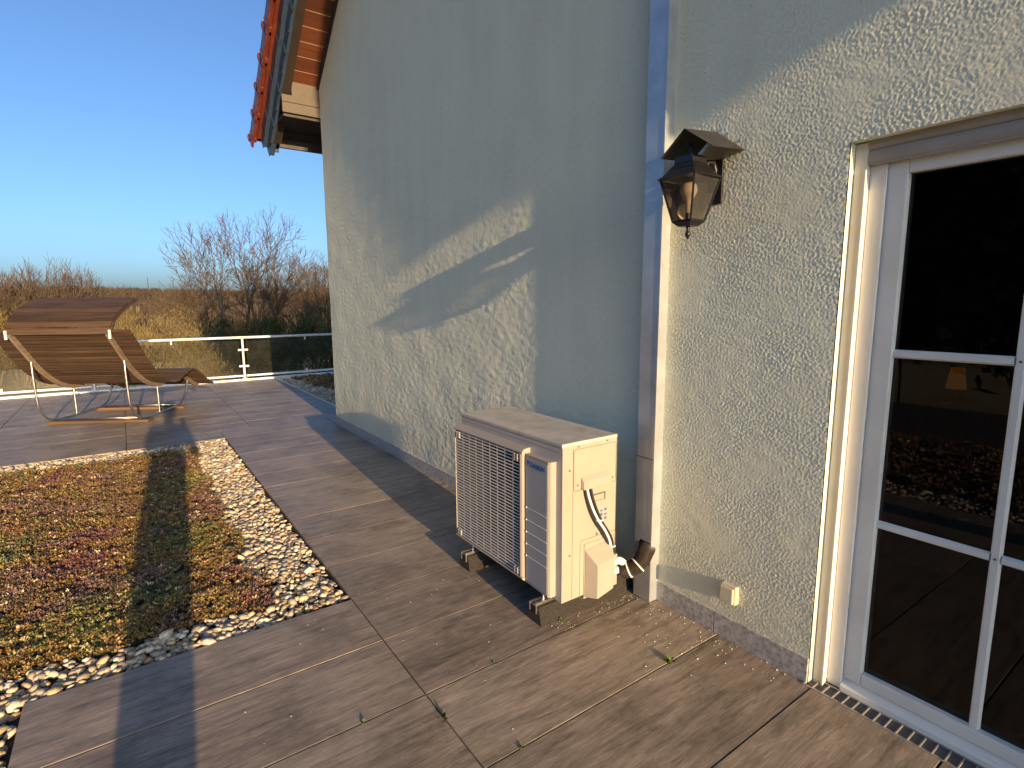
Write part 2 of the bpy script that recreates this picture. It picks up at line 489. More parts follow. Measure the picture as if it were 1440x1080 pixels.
# --------------------------------------------------------------- terrace
BED_X0, BED_X1, BED_Y = -6.47, -2.466, -1.203
def build_terrace():
    b = MB().box(-11.36, 4.5, -7.0, -0.0, -3.9, -0.045)
    b.box(-11.36, -6.5, 0.0, 7.0, -3.9, -0.045)
    ter = b.obj('terrace', M['joint'])
    tag(ter, 'flat roof terrace paved with brown wood look tiles', kind='structure')
    cache = {}
    def tile(x0, x1, y0, y1):
        w, l = round(x1-x0, 4), round(y1-y0, 4)
        if w < 0.03 or l < 0.03: return
        key = (w, l)
        if key not in cache:
            g = 0.0026; c = 0.0014
            X, Y = w/2-g, l/2-g
            vs = [(-X,-Y,-0.02),(X,-Y,-0.02),(X,Y,-0.02),(-X,Y,-0.02),(-X,-Y,-c),(X,-Y,-c),(X,Y,-c),(-X,Y,-c),
                  (-X+c,-Y+c,0),(X-c,-Y+c,0),(X-c,Y-c,0),(-X+c,Y-c,0)]
            fs = [(0,3,2,1),(0,1,5,4),(1,2,6,5),(2,3,7,6),(3,0,4,7),(4,5,9,8),(5,6,10,9),(6,7,11,10),(7,4,8,11),(8,9,10,11)]
            cache[key] = MB().add(vs, fs).mesh('paving_tile', M['tile'])
        inst('paving_tile', cache[key], ter, ((x0+x1)/2 + rng.uniform(-.0008,.0008), (y0+y1)/2, rng.uniform(-0.0006, 0.0006)),
             (rng.uniform(-.0009,.0009), rng.uniform(-.0014,.0014), rng.uniform(-.0006,.0006)))
    for k in range(-8, 16):
        x1 = -0.866 - 0.4*k; x0 = x1 - 0.4
        if k < 15:
            if k >= 0 or True:
                tile(x0, x1, -1.2, -0.012)
            if x1 > -2.4: tile(x0, x1, -2.4, -1.2)
        # strip between the bed and the far area
    ys = [0.327 - 1.2*i for i in range(7)]
    for k in range(14, 26):
        x1 = -0.866 - 0.4*k; x0 = x1 - 0.4
        if k == 14:
            tile(x0, x1, -0.006, 0.327)
            for i in range(1, len(ys)-1):
                tile(x0, x1, ys[i+1], min(ys[i], -1.2))
            continue
        for i in range(len(ys)-1):
            tile(x0, x1, ys[i+1], ys[i])
    # the tile under the left corner of the house runs back to the edging strip
    return ter
terrace = build_terrace()
ed = MB().box(-11.3, -6.47, 0.334, 0.345, -0.04, 0.012).obj('edging_strip', M['aluminium'])
tag(ed, 'thin pale metal edging strip between tiles and shaded gravel behind the house corner', 'edging')

# --------------------------------------------------------------- planted bed
IN_Y = -1.54; IN_X0 = -6.17; IN_X1 = -2.67
bedm = MB().box(BED_X0+0.004, BED_X1-0.004, -5.0, BED_Y-0.004, -0.044, -0.032)
bedm.box(BED_X1-0.003, 2.4, -5.0, -2.404, -0.044, -0.0321)
bedm.box(-11.3, -6.52, 0.35, 5.0, -0.044, -0.0322)
bed = bedm.obj('planting_bed', M['soil'])
tag(bed, 'dark soil bed under the gravel and sedum', kind='structure')

def ico(sub=1):
    import bmesh
    bm = bmesh.new(); bmesh.ops.create_icosphere(bm, subdivisions=sub, radius=1.0)
    V = np.array([v.co[:] for v in bm.verts]); F = np.array([[v.index for v in f.verts] for f in bm.faces])
    bm.free(); return V, F
PAL = np.array([(0.62,0.56,0.45),(0.70,0.66,0.58),(0.50,0.43,0.33),(0.40,0.36,0.31),(0.30,0.29,0.28),(0.55,0.44,0.29),
                (0.22,0.21,0.21),(0.36,0.24,0.16),(0.60,0.58,0.54),(0.47,0.45,0.41),(0.15,0.145,0.15)])
PW = np.array([.16,.09,.16,.13,.09,.12,.05,.06,.05,.08,.01])
def pebbles(name, regions, label, sub=1, size=(0.0105, 0.020)):
    V0, F0 = ico(sub)
    Vs = []; Fs = []; Cs = []; base = 0
    for (x0, x1, y0, y1, dens, accept) in regions:
        n = int((x1-x0)*(y1-y0)*dens)
        for i in range(n):
            x = rng.uniform(x0, x1); y = rng.uniform(y0, y1)
            if accept and not accept(x, y): continue
            a = rng.uniform(*size)
            q_ = rng.random()
            a *= 1.75 if q_ < 0.05 else (1.3 if q_ < 0.18 else (0.62 if q_ > 0.72 else 1.0))
            s = np.array([a*rng.uniform(1.0,1.5), a*rng.uniform(0.75,1.05), a*rng.uniform(0.42,0.7)])
            lay = rng.random()
            z = -0.026 + 0.020*lay
            V = V0 * s
            V = V * (1 + 0.10*np.sin(V0[:, [1,2,0]]*rng.uniform(2,4) + rng.uniform(0,6)))
            R = (Matrix.Rotation(rng.uniform(0, 2*pi), 3, 'Z') @ Matrix.Rotation(rng.gauss(0, 0.32), 3, 'X') @ Matrix.Rotation(rng.gauss(0, 0.32), 3, 'Y'))
            V = V @ np.array(R).T + np.array([x, y, z])
            Vs.append(V); Fs.append(F0 + base); base += len(V0)
            c = PAL[nrg.choice(len(PAL), p=PW)] * rng.uniform(0.62, 1.0) * np.array([1.0, 0.94, 0.82])
            Cs.append(np.tile(c, (len(V0), 1)))
    me = np_mesh(name, np.vstack(Vs), np.vstack(Fs), M['pebble'], True, np.vstack(Cs))
    o = link(bpy.data.objects.new(name, me))
    return tag(o, label, 'gravel', kind='stuff')
def wob(x, y):
    return mnoise.noise((x*2.2, y*2.2, 3.1))*0.10 + mnoise.noise((x*7, y*7, 8.1))*0.04
def is_sedum(x, y):
    """inside the planted part of the main bed"""
    w = wob(x, y)
    return (IN_X0 + w*0.6 < x < IN_X1 + w*1.3) and (y < IN_Y + w)
def in_strip(x, y): return not is_sedum(x, y)
pebbles('gravel', [
    (BED_X0+0.02, BED_X1-0.02, -1.75, BED_Y-0.015, 3000, in_strip),
    (BED_X0+0.02, IN_X0+0.1, -4.0, -1.75, 2200, in_strip),
    (-2.95, BED_X1-0.015, -3.6, -1.75, 3000, in_strip),
    (BED_X1-0.01, 1.6, -2.72, -2.415, 1500, None),
], 'pale rounded river pebbles edging the sedum bed')
pebbles('gravel', [(-11.1, -6.55, 0.38, 0.95, 700, lambda x, y: y < 0.62 + mnoise.noise((x*2, y*2, 1))*0.2 + max(0, (x+11.3)*0.05))],
        'shaded grey pebbles beyond the metal strip behind the house corner', size=(0.02, 0.032))

def sedum(name, region, dens, accept, label, sz=(0.007, 0.015)):
    x0, x1, y0, y1 = region
    n = int((x1-x0)*(y1-y0)*dens)
    X = nrg.uniform(x0, x1, n); Y = nrg.uniform(y0, y1, n)
    keep = np.array([accept(a, b) for a, b in zip(X, Y)])
    X, Y = X[keep], Y[keep]; n = len(X)
    H = np.array([0.022*mnoise.noise((a*5, b*5, 2.0)) + 0.014*mnoise.noise((a*14, b*14, 5.0)) for a, b in zip(X, Y)])
    Z = -0.012 + H + nrg.uniform(0, 0.022, n)
    P1 = np.array([mnoise.noise((a*1.5, b*2.4, 11.0)) + 0.55*mnoise.noise((a*5, b*6, 21.0)) for a, b in zip(X, Y)]) + nrg.normal(0, 0.20, n)
    P2 = np.array([mnoise.noise((a*2.0, b*2.5, 31.0)) + 0.5*mnoise.noise((a*7, b*8, 41.0)) for a, b in zip(X, Y)]) + nrg.normal(0, 0.20, n)
    pal = dict(red=(0.145,0.066,0.055), mauve=(0.17,0.105,0.08), green=(0.125,0.125,0.034), lime=(0.20,0.185,0.055),
               ochre=(0.20,0.125,0.040), brown=(0.125,0.078,0.034), dull=(0.08,0.08,0.034), straw=(0.42,0.34,0.2))
    C = np.empty((n, 3))
    for i in range(n):
        a, b = P1[i], P2[i]
        if nrg.rand() < 0.06: k = 'straw'
        elif a > 0.38: k = 'red' if b > -0.05 else 'mauve'
        elif a < -0.32: k = 'green' if b > 0.0 else ('lime' if b > -0.25 else 'dull')
        else: k = 'ochre' if b > 0.0 else ('brown' if b > -0.35 else 'mauve')
        C[i] = np.array(pal[k]) * nrg.uniform(1.0, 1.55)
    L = 9
    Vs = np.empty((n, L, 4, 3)); 
    s = nrg.uniform(sz[0], sz[1], n)
    for j in range(L):
        az = nrg.uniform(0, 2*pi, n); el = nrg.uniform(0.05, 1.1, n)
        d = np.stack([np.cos(az)*np.cos(el), np.sin(az)*np.cos(el), np.sin(el)], 1)
        side = np.stack([-np.sin(az), np.cos(az), np.zeros(n)], 1)
        ln = (s*nrg.uniform(0.7, 1.5, n))[:, None]; wd = (s*nrg.uniform(0.22, 0.42, n))[:, None]
        c = np.stack([X, Y, Z], 1) + np.stack([nrg.normal(0, 1, n), nrg.normal(0, 1, n), np.zeros(n)], 1)*(s*0.5)[:, None]
        Vs[:, j, 0] = c; Vs[:, j, 1] = c + d*ln*0.55 + side*wd; Vs[:, j, 2] = c + d*ln; Vs[:, j, 3] = c + d*ln*0.55 - side*wd
    V = Vs.reshape(-1, 3)
    F = np.arange(len(V)).reshape(-1, 4)
    me = np_mesh(name, V, F, M['sedum'], False, np.repeat(C, L*4, axis=0))
    o = link(bpy.data.objects.new(name, me))
    return tag(o, label, 'sedum', kind='stuff')
sedum('sedum', (IN_X0-0.1, IN_X1+0.2, -3.7, IN_Y+0.15), 5200, is_sedum, 'low red, green and ochre sedum carpet in the terrace bed')
sedum('sedum', (-2.6, 1.6, -4.6, -2.7), 700, lambda x, y: True, 'sedum carpet beside the walkway behind the viewer', (0.02, 0.034))
sedum('sedum', (-11.1, -6.6, 0.5, 3.0), 500, lambda x, y: y > 0.62 + mnoise.noise((x*2, y*2, 1))*0.2 + max(0, (x+11.3)*0.05), 'dark shaded sedum in the corner behind the house', (0.03, 0.05))

# ================================================================== HOUSE
PITCH = 0.765
WX0, WX1 = -6.46, 3.55
APEX = (WX0+WX1)/2
def zsof(x):      # underside of the verge soffit against the gable wall
    return 3.765 + PITCH*((x-WX0) if x <= APEX else (WX1-x))
house = empty('house', (APEX, 0, 0), 'light grey rough plastered house gable with red tiled roof', 'house')
def hobj(mb, name, mat, parent=None, **k):
    return child(mb, name, mat, parent or house, **k)
DX0, DX1, DZ = -0.889, 0.03, 1.925
wall = MB()
def ng(pts): wall.add(pts, [tuple(range(len(pts)))])
# plain front pieces around the modelled plaster (outside the picture)
ZA = 4.70      # top of the modelled plaster left of the duct
ZB = 2.80      # and right of it
XB = -1.652
ng([(WX0,0,ZA),(XB,0,ZA),(XB,0,zsof(XB)+.03),(WX0,0,zsof(WX0)+.03)] if zsof(WX0) > ZA else
   [(WX0+(ZA-zsof(WX0))/PITCH,0,ZA),(XB,0,ZA),(XB,0,zsof(XB)+.03)])
ng([(XB,0,ZB),(DX1,0,ZB),(DX1,0,zsof(DX1)+.03),(APEX,0,zsof(APEX)+.03),(XB,0,zsof(XB)+.03)])
ng([(DX1,0,-0.04),(WX1,0,-0.04),(WX1,0,zsof(WX1)+.03),(DX1,0,zsof(DX1)+.03)])
# rough plaster as real relief: band-limited random fields on a fine grid
def field(nx, nz, cell, lam, aniso=1.0, seed=0, pw=2.0):
    R_ = np.random.RandomState(seed)
    f = np.fft.rfft2(R_.normal(0, 1, (nz, nx)))
    kz = np.fft.fftfreq(nz, cell)[:, None]*aniso; kx = np.fft.rfftfreq(nx, cell)[None, :]
    k = np.sqrt(kx*kx + kz*kz)*lam
    f *= np.exp(-((np.log(np.maximum(k, 1e-6)))**2)/(2*0.38**2))
    g = np.fft.irfft2(f, s=(nz, nx))
    return g/g.std()
def plaster(x0, x1, z0, z1, cell, seed, coarse):
    nx = int(round((x1-x0)/cell))+1; nz = int(round((z1-z0)/cell))+1
    X, Z = np.meshgrid(np.linspace(x0, x1, nx), np.linspace(z0, z1, nz))
    fine = field(nx, nz, cell, 0.0078 if coarse else 0.0175, 1.0, seed)
    fine2 = field(nx, nz, cell, 0.0125 if coarse else 0.028, 1.0, seed+7)
    mid_ = field(nx, nz, cell, 0.0185 if coarse else 0.045, 1.0, seed+1)
    run = field(nx, nz, cell, 0.13, 0.45, seed+2)
    slow = field(nx, nz, cell, 0.55, 0.6, seed+3)
    patch = np.clip(0.92 + 0.24*field(nx, nz, cell, 0.42, 1.0, seed+4), 0.35, 1.4)
    low = np.clip(1.25 - 0.28*Z, 0.5, 1.25)
    if coarse:
        H = patch*(0.00020*np.clip(fine, -2.2, 1.0) + 0.00022*np.clip(fine2, -2.5, 0.8) + 0.00020*mid_) + 0.00014*run
    else:
        H = patch*low*(0.00022*fine + 0.00022*np.clip(fine2, -2.5, 0.9) + 0.00022*mid_) + low*0.00045*run + 0.0007*slow
    gr_ = np.random.RandomState(seed+9).normal(0, 1, H.shape)
    H = H + (0.00009 if coarse else 0.00016)*np.clip(gr_, -2, 2) + (0.0007 if coarse else 0.0)*(np.random.RandomState(seed+10).rand(*H.shape) > 0.9965)
    H = np.clip(H - H.mean() + 0.0045, 0.0, 0.0095)
    V = np.stack([X, -H, Z], -1).reshape(-1, 3)
    i = np.arange(nx*nz).reshape(nz, nx)
    F = np.stack([i[:-1,:-1], i[:-1,1:], i[1:,1:], i[1:,:-1]], -1).reshape(-1, 4)
    return V, F
PV = []; PF = []; pn = 0
for args in ((WX0, XB, -0.035, ZA, 0.0082, 3, False), (XB, DX1, -0.035, ZB, 0.0030, 13, True)):
    V_, F_ = plaster(*args)
    # keep below the roof line
    c_ = V_[F_].mean(1)
    F_ = F_[c_[:, 2] < np.array([zsof(q) + 0.03 for q in c_[:, 0]])] if args[3] == ZA else F_[~((c_[:, 0] > DX0) & (c_[:, 2] < DZ))]
    PV.append(V_); PF.append(F_ + pn); pn += len(V_)
# reveals
ng([(DX0,0,-0.04),(DX0,0.2,-0.04),(DX0,0.2,DZ),(DX0,0,DZ)])
ng([(DX1,0,-0.04),(DX1,0.2,-0.04),(DX1,0.2,DZ),(DX1,0,DZ)])
ng([(DX0,0,DZ),(DX1,0,DZ),(DX1,0.2,DZ),(DX0,0.2,DZ)])
# side walls and back
ng([(WX0,0,-3.9),(WX0,9,-3.9),(WX0,9,zsof(WX0)),(WX0,0,zsof(WX0))])
ng([(WX1,0,-3.9),(WX1,9,-3.9),(WX1,9,zsof(WX1)),(WX1,0,zsof(WX1))])
ng([(WX0,9,-3.9),(WX1,9,-3.9),(WX1,9,zsof(WX1)),(APEX,9,zsof(APEX)),(WX0,9,zsof(WX0))])
hobj(wall, 'wall', M['stucco'], fixn=False)
pl = bpy.data.objects.new('plaster_coat', np_mesh('plaster_coat', np.vstack(PV), np.vstack(PF), M['stucco']))
link(pl, house); pl.matrix_parent_inverse = wmat(house).inverted()
# plinth tiles
pm = {}
def plinth(x0, x1):
    w = round(x1-x0, 4)
    if w not in pm:
        pm[w] = MB().box(-w/2+0.0015, w/2-0.0015, -0.012, -0.001, -0.03, 0.096).mesh('plinth_tile', M['granite'], bevel=0.0015)
    o = inst('plinth_tile', pm[w], house, ((x0+x1)/2-APEX, rng.uniform(-.0012,.0012), rng.uniform(-.001,.001)))
x = DX0
while x > WX0 + 0.01:
    nx = max(WX0, x-0.4)
    if not (-1.71 < (x+nx)/2 < -1.6): plinth(nx, x)
    x = nx
for i in range(7): plinth(DX1 + 0.4*i, DX1 + 0.4*(i+1))
o = inst('plinth_tile', MB().box(-0.012, -0.001, 0, 3, -0.03, 0.096).mesh('plinth_tile', M['granite']), house, (WX0-APEX, 0, 0))

# --- roof: built in slope coordinates (s along the slope from the wall corner, n normal to it)
def roof_side(sign):
    """sign -1: left slope ; +1: right slope"""
    al = math.atan(PITCH)
    cx = WX0 if sign < 0 else WX1
    dx = 1 if sign < 0 else -1
    def P(s, y, n):
        return (cx + dx*(s*cos(al) - n*sin(al)), y, zsof(WX0) + s*sin(al) + n*cos(al))
    L = (WX1-WX0)/2/cos(al)
    def slab(s0, s1, y0, y1, n0, n1):
        vs = [P(s0,y0,n0),P(s1,y0,n0),P(s1,y1,n0),P(s0,y1,n0),P(s0,y0,n1),P(s1,y0,n1),P(s1,y1,n1),P(s0,y1,n1)]
        return MB().add(vs, [(0,3,2,1),(4,5,6,7),(0,1,5,4),(1,2,6,5),(2,3,7,6),(3,0,4,7)])
    E0 = -0.92      # eave end of the slope
    roof = hobj(slab(E0+0.05, L, -0.40, 9.3, 0.10, 0.20), 'roof', M['rafter'])
    def part(mb, name, mat, **k):
        return child(mb, name, mat, roof, **k)
    # soffit boards along the gable, pale strips at the joints paint their sunlit edges
    part(slab(-0.12, L, -0.30, -0.002, 0.0185, 0.10), 'soffit_backing', M['soffitlit'])
    nb = 30 if sign < 0 else 10
    bw = 0.158
    s = -0.02
    for i in range(nb):
        if s + bw > L: break
        part(slab(s-0.003, s+0.003, -0.296, -0.032, 0.0108, 0.0119), 'joint_highlight', M['soffitlit'])
        part(slab(s+0.0035, s+bw-0.0035, -0.298, -0.003, 0.012, 0.018), 'soffit_board', M['soffit'])
        s += bw
    # dark trim against the wall and the verge rafter
    part(slab(-0.05, L, -0.03, -0.001, -0.012, 0.011), 'wall_trim', M['rafter'])
    part(slab(E0+0.18, L, -0.385, -0.302, -0.07, 0.098), 'verge_rafter', M['rafter'], bevel=0.004)
    # slate courses on the verge board
    for c, (yy, n0, n1) in enumerate(((-0.402, -0.085, 0.075), (-0.448, 0.045, 0.185))):
        part(slab(E0, L, yy-0.004, yy+0.045, n0+0.02, n1), 'verge_board', M['slate'])
        s = E0; i = 0
        while s < L:
            w = 0.215
            q = slab(s, min(L, s+w-0.004), yy-0.016-0.004*(i % 2), yy-0.005, n0 + 0.006*(i % 2), n1)
            part(q, 'slate_shingle', M['slate'])
            # hook
            if c == 0 and sign < 0:
                part(slab(s+w-0.02, s+w-0.006, yy-0.028, yy-0.014, n0-0.014, n0+0.012), 'slate_hook', M['rafter'])
            s += w; i += 1
    # verge tiles
    s = E0 - 0.03; i = 0
    while s < L and i < 34:
        w = 0.335
        t = slab(s-0.03, s+w, -0.575, -0.20, 0.225, 0.255)
        q = slab(s-0.03, s+w, -0.575, -0.548, 0.10, 0.226)
        t.add(q.v, q.f)
        q = slab(s-0.034, s+0.016, -0.590, -0.50, 0.20, 0.285); t.add(q.v, q.f)
        q = slab(s+w*0.2, s+w*0.3, -0.583, -0.575, 0.115, 0.24); t.add(q.v, q.f)
        # tilt the tile a little so its lower lip stands proud
        part(t, 'verge_tile', M['rooftile'], bevel=0.006)
        s += w; i += 1
    part(slab(E0, L+0.1, -0.50, 9.3, 0.20, 0.235), 'tile_field', M['rooftile'])
    # eave box: tan end panel, boards, dark underside, fascia
    x0 = cx - dx*0.02
    def bx(a, b, y0, y1, z0, z1): 
        return MB().box(min(cx-dx*a, cx-dx*b), max(cx-dx*a, cx-dx*b), y0, y1, z0, z1)
    za = zsof(WX0)
    poly = [(-0.001, za+0.06), (-0.295, za+0.06), (-0.295, za-0.13), (-0.40, za-0.13), (-0.40, za-0.20), (-0.001, za-0.20)]
    xa, xb = cx-dx*0.005, cx-dx*0.03
    part(MB().prism(poly, xa, xb, 'x'), 'eave_end_panel', M['eavepanel'])
    part(MB().box(min(cx-dx*0.0, cx-dx*0.035), max(cx-dx*0.0, cx-dx*0.035), -0.40, -0.001, za-0.31, za-0.206), 'eave_end_board', M['eavepanel'], bevel=0.004)
    part(bx(0.70, 0.74, -0.385, 9.2, za-0.50, za-0.18), 'fascia_board', M['rafter'])
    part(bx(0.036, 0.70, -0.385, 9.2, za-0.34, za-0.31), 'eave_soffit', M['rafter'])
    part(bx(0.69, 0.72, -0.385, -0.30, za-0.56, za-0.30), 'eave_bracket', M['rafter'])
    # gutter end
    g = [(0.74+0.13*0.5*(1-cos(t)), 0) for t in ()]
    gp = []
    for i in range(13):
        t = pi*i/12
        gp.append((cx - dx*(0.81 - 0.065*cos(t)), za-0.36 - 0.075*sin(t)))
    gp += [(a, b+0.004) for a, b in gp[::-1]]
    part(MB().prism(gp, -0.36, 9.2, 'y'), 'gutter', M['galv'])
roof_side(-1)
roof_side(+1)

# --- terrace door
FX_L, FX_R = DX0+0.040, DX1-0.030
door = hobj(MB().box(FX_L, FX_L+0.049, 0.055, 0.13, 0.0, DZ-0.01), 'door', M['pvc'], bevel=0.004)
def dobj(mb, name, mat, **k):
    return child(mb, name, mat, door, **k)
dobj(MB().box(DX0+0.001, FX_L-0.001, 0.030, 0.10, -0.02, DZ-0.004), 'shutter_guide', M['guide'], bevel=0.003)
dobj(MB().box(FX_L-0.008, FX_L+0.001, 0.022, 0.0295, -0.02, DZ-0.09), 'guide_lip', M['guide'], bevel=0.002)
dobj(MB().box(FX_R+0.001, DX1-0.001, 0.030, 0.10, -0.02, DZ-0.004), 'shutter_guide', M['guide'], bevel=0.003)
dobj(MB().box(FX_R-0.049, FX_R, 0.055, 0.13, 0.0, DZ-0.01), 'frame', M['pvc'], bevel=0.004)
dobj(MB().box(FX_L+0.0495, FX_R-0.0495, 0.055, 0.13, 1.860, DZ-0.012), 'frame', M['pvc'], bevel=0.004)
for i, (z0, z1, yy) in enumerate(((1.897, 1.938, 0.034), (1.856, 1.8965, 0.037))):
    q = MB().prism([(yy, z0), (yy-0.006, z0+0.012), (yy-0.006, z1-0.012), (yy, z1), (yy+0.010, z1), (yy+0.010, z0)], FX_L-0.0005, FX_R+0.0005, 'x')
    dobj(q, 'shutter_slat', M['shutter'])
dobj(MB().box(FX_L-0.0005, FX_R+0.0005, 0.036, 0.050, 1.850, 1.8555), 'shutter_end_bar', M['shutter'])
# threshold
thr = MB().prism([(0.046,-0.01),(0.046,0.020),(0.052,0.028),(0.058,0.030),(0.075,0.046),(0.135,0.046),(0.135,-0.01)], FX_L+0.0495, FX_R-0.0495, 'x')
dobj(thr, 'threshold', M['pvc'], bevel=0.002)
# one glazed leaf, six panes
def leaf(x0, x1):
    z0, z1 = 0.047, 1.861
    y0, y1 = 0.062, 0.125
    st = 0.0575
    dobj(MB().box(x0, x0+st, y0, y1, z0, z1), 'sash_stile', M['pvc'], bevel=0.005)
    dobj(MB().box(x1-st, x1, y0, y1, z0, z1), 'sash_stile', M['pvc'], bevel=0.005)
    dobj(MB().box(x0+st+.0005, x1-st-.0005, y0+0.001, y1-.001, z0, z0+0.045), 'sash_rail', M['pvc'], bevel=0.005)
    dobj(MB().box(x0+st+.0005, x1-st-.0005, y0+0.001, y1-.001, z1-0.05, z1), 'sash_rail', M['pvc'], bevel=0.005)
    gx0, gx1 = x0+st, x1-st
    xm = (gx0+gx1)/2
    hw = 0.014
    zs = (0.652, 1.242)
    dobj(MB().prism([(xm-hw, y0+.02), (xm-hw+.006, y0+.008), (xm+hw-.006, y0+.008), (xm+hw, y0+.02), (xm+hw, y0+.024), (xm-hw, y0+.024)], z0+0.046, z1-0.051, 'z'), 'muntin', M['pvc'])
    for z in zs:
        for a, b in ((gx0, xm-hw), (xm+hw, gx1)):
            dobj(MB().prism([(y0+.021, z-hw), (y0+.010, z-hw+.006), (y0+.010, z+hw-.006), (y0+.021, z+hw), (y0+.024, z+hw), (y0+.024, z-hw)], a+.0005, b-.0005, 'x'), 'muntin', M['pvc'])
        dobj(MB().lathe([(0.0035, -0.0015), (0.0035, 0.0)], (xm, y0+.008, z), 10, 'y'), 'muntin_screw', M['ink'])
    # panes
    zz = [z0+0.045, zs[0], zs[1], z1-0.05]
    for i in range(3):
        for a, b in ((gx0, xm), (xm, gx1)):
            dobj(MB().box(a+.001, b-.001, y0+0.026, y0+0.030, zz[i]+.001, zz[i+1]-.001), 'pane', M['doorglass'])
leaf(FX_L+0.0495, FX_R-0.0495)
# dark room behind the door
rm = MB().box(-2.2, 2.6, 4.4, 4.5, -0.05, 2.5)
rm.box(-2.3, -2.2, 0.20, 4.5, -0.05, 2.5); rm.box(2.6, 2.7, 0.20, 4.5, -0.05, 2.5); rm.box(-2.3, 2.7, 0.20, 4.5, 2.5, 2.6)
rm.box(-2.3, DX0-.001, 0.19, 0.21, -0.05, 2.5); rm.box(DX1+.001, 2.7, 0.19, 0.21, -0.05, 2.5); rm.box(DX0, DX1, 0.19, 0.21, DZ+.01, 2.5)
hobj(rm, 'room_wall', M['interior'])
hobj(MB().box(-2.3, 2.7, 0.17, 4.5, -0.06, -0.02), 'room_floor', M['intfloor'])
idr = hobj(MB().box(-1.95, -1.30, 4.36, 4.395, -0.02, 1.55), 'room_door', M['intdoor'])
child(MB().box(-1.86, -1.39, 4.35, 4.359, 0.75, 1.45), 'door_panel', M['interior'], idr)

cab = empty('cabinet', (-2.03, 4.3, 0), 'pale tall cabinet dimly seen inside the dark room', 'cabinet')
child(MB().box(-2.14, -1.90, 4.15, 4.34, -0.02, 0.83), 'carcass', M['intdoor'], cab, bevel=0.005)
child(MB().box(-2.12, -1.92, 4.138, 4.149, 0.04, 0.80), 'cabinet_door', M['intdoor'], cab, bevel=0.003)
tb = empty('side_table', (-1.45, 3.05, 0), 'low dark wooden table inside the room behind the door glass', 'table')
child(MB().box(-1.75, -1.2, 2.85, 3.3, 0.60, 0.63), 'tabletop', M['intfloor'], tb, bevel=0.004)
for lx in (-1.72, -1.23):
    for ly in (2.88, 3.27):
        child(MB().box(lx-0.02, lx+0.02, ly-0.02, ly+0.02, -0.02, 0.5995), 'leg', M['intfloor'], tb)
tl = empty('table_lamp', (-1.37, 3.0, 0.63), 'small glowing amber table lamp behind the door glass', 'table lamp')
child(MB().lathe([(0.05,0.631),(0.045,0.645),(0.012,0.66),(0.010,0.79)], (-1.37,3.0,0), 16), 'lamp_base', M['lampblack'], tl, smooth=True)
lm, lnt, lb_ = new_mat('amber_shade', (0.6,0.25,0.06), 0.6)
lb_.inputs['Emission Color'].default_value = (1.0, 0.33, 0.06, 1); lb_.inputs['Emission Strength'].default_value = 0.05
child(MB().lathe([(0.062,0.775),(0.040,0.93)], (-1.37,3.0,0), 20), 'lamp_shade', lm, tl, smooth=False)

# ================================================================== THINGS ON THE WALL
# --- sheet metal duct cover
duct = empty('duct_cover', (-1.651, -0.03, 0), 'tall grey sheet metal duct cover running up the plaster wall', 'duct cover')
d = MB()
X0, X1, Y0, Y1, Zt = -1.702, -1.603, -0.062, -0.0005, 5.4
hz0, hz1, hx0, hx1 = 0.185, 0.300, -1.676, -1.610
# front face with the hose cut-out
d.box(X0, X1, Y0, Y0+0.002, hz1, Zt); d.box(X0, X1, Y0, Y0+0.002, 0.004, hz0)
d.box(X0, hx0, Y0, Y0+0.002, hz0, hz1); d.box(hx1, X1, Y0, Y0+0.002, hz0, hz1)
child(d, 'front_sheet', M['galv'], duct)
child(MB().box(X1-0.002, X1+0.0005, Y0+0.0025, Y1, 0.004, Zt), 'side_sheet', M['galv'], duct)
child(MB().box(X0-0.0005, X0+0.002, Y0+0.0025, Y1, 0.004, Zt), 'side_sheet', M['galv'], duct)
child(MB().box(X1-0.004, X1+0.003, Y0-0.002, Y0-0.0003, 0.31, Zt), 'edge_fold', M['galv'], duct)
child(MB().box(X0-0.001, X1+0.001, Y0-0.0016, Y0-0.0004, 0.70, 0.704), 'seam', M['groove'], duct)

# --- outside socket
sk = empty('wall_socket', (-1.21, 0, 0.215), 'small yellowed square socket box low on the plaster wall', 'socket')
child(MB().box(-1.255, -1.185, -0.030, 0.0, 0.172, 0.25), 'housing', M['socket'], sk, bevel=0.006)
child(MB().box(-1.250, -1.190, -0.042, -0.0305, 0.177, 0.245), 'flap', M['socket'], sk, bevel=0.005)

# --- lantern
LX, LY = -1.392, -0.160
lan = empty('wall_lantern', (LX, 0, 1.8), 'black four sided wall lantern with smoked glass under a bent metal rain roof', 'lantern')
def frust(a0, z0, a1, z1):
    q = MB()
    return q.add([(LX-a0,LY-a0,z0),(LX+a0,LY-a0,z0),(LX+a0,LY+a0,z0),(LX-a0,LY+a0,z0),(LX-a1,LY-a1,z1),(LX+a1,LY-a1,z1),(LX+a1,LY+a1,z1),(LX-a1,LY+a1,z1)],
                 [(0,3,2,1),(4,5,6,7),(0,1,5,4),(1,2,6,5),(2,3,7,6),(3,0,4,7)])
child(frust(0.088, 1.880, 0.080, 1.890), 'eave_rim', M['lampblack'], lan, bevel=0.002)
cp = frust(0.076, 1.8905, 0.058, 1.915)
for a0, z0, a1, z1 in ((0.058,1.9155,0.044,1.935),(0.044,1.9355,0.040,1.962)):
    q = frust(a0, z0, a1, z1); cp.add(q.v, q.f)
child(cp, 'cap', M['lampblack'], lan, bevel=0.002)
child(MB().lathe([(0.012,1.9625),(0.016,1.975),(0.008,1.985),(0.011,1.995),(0.003,2.01)], (LX,LY,0), 12), 'cap_knob', M['lampblack'], lan, smooth=True)
child(frust(0.042, 1.718, 0.046, 1.728), 'bottom_rim', M['lampblack'], lan, bevel=0.002)
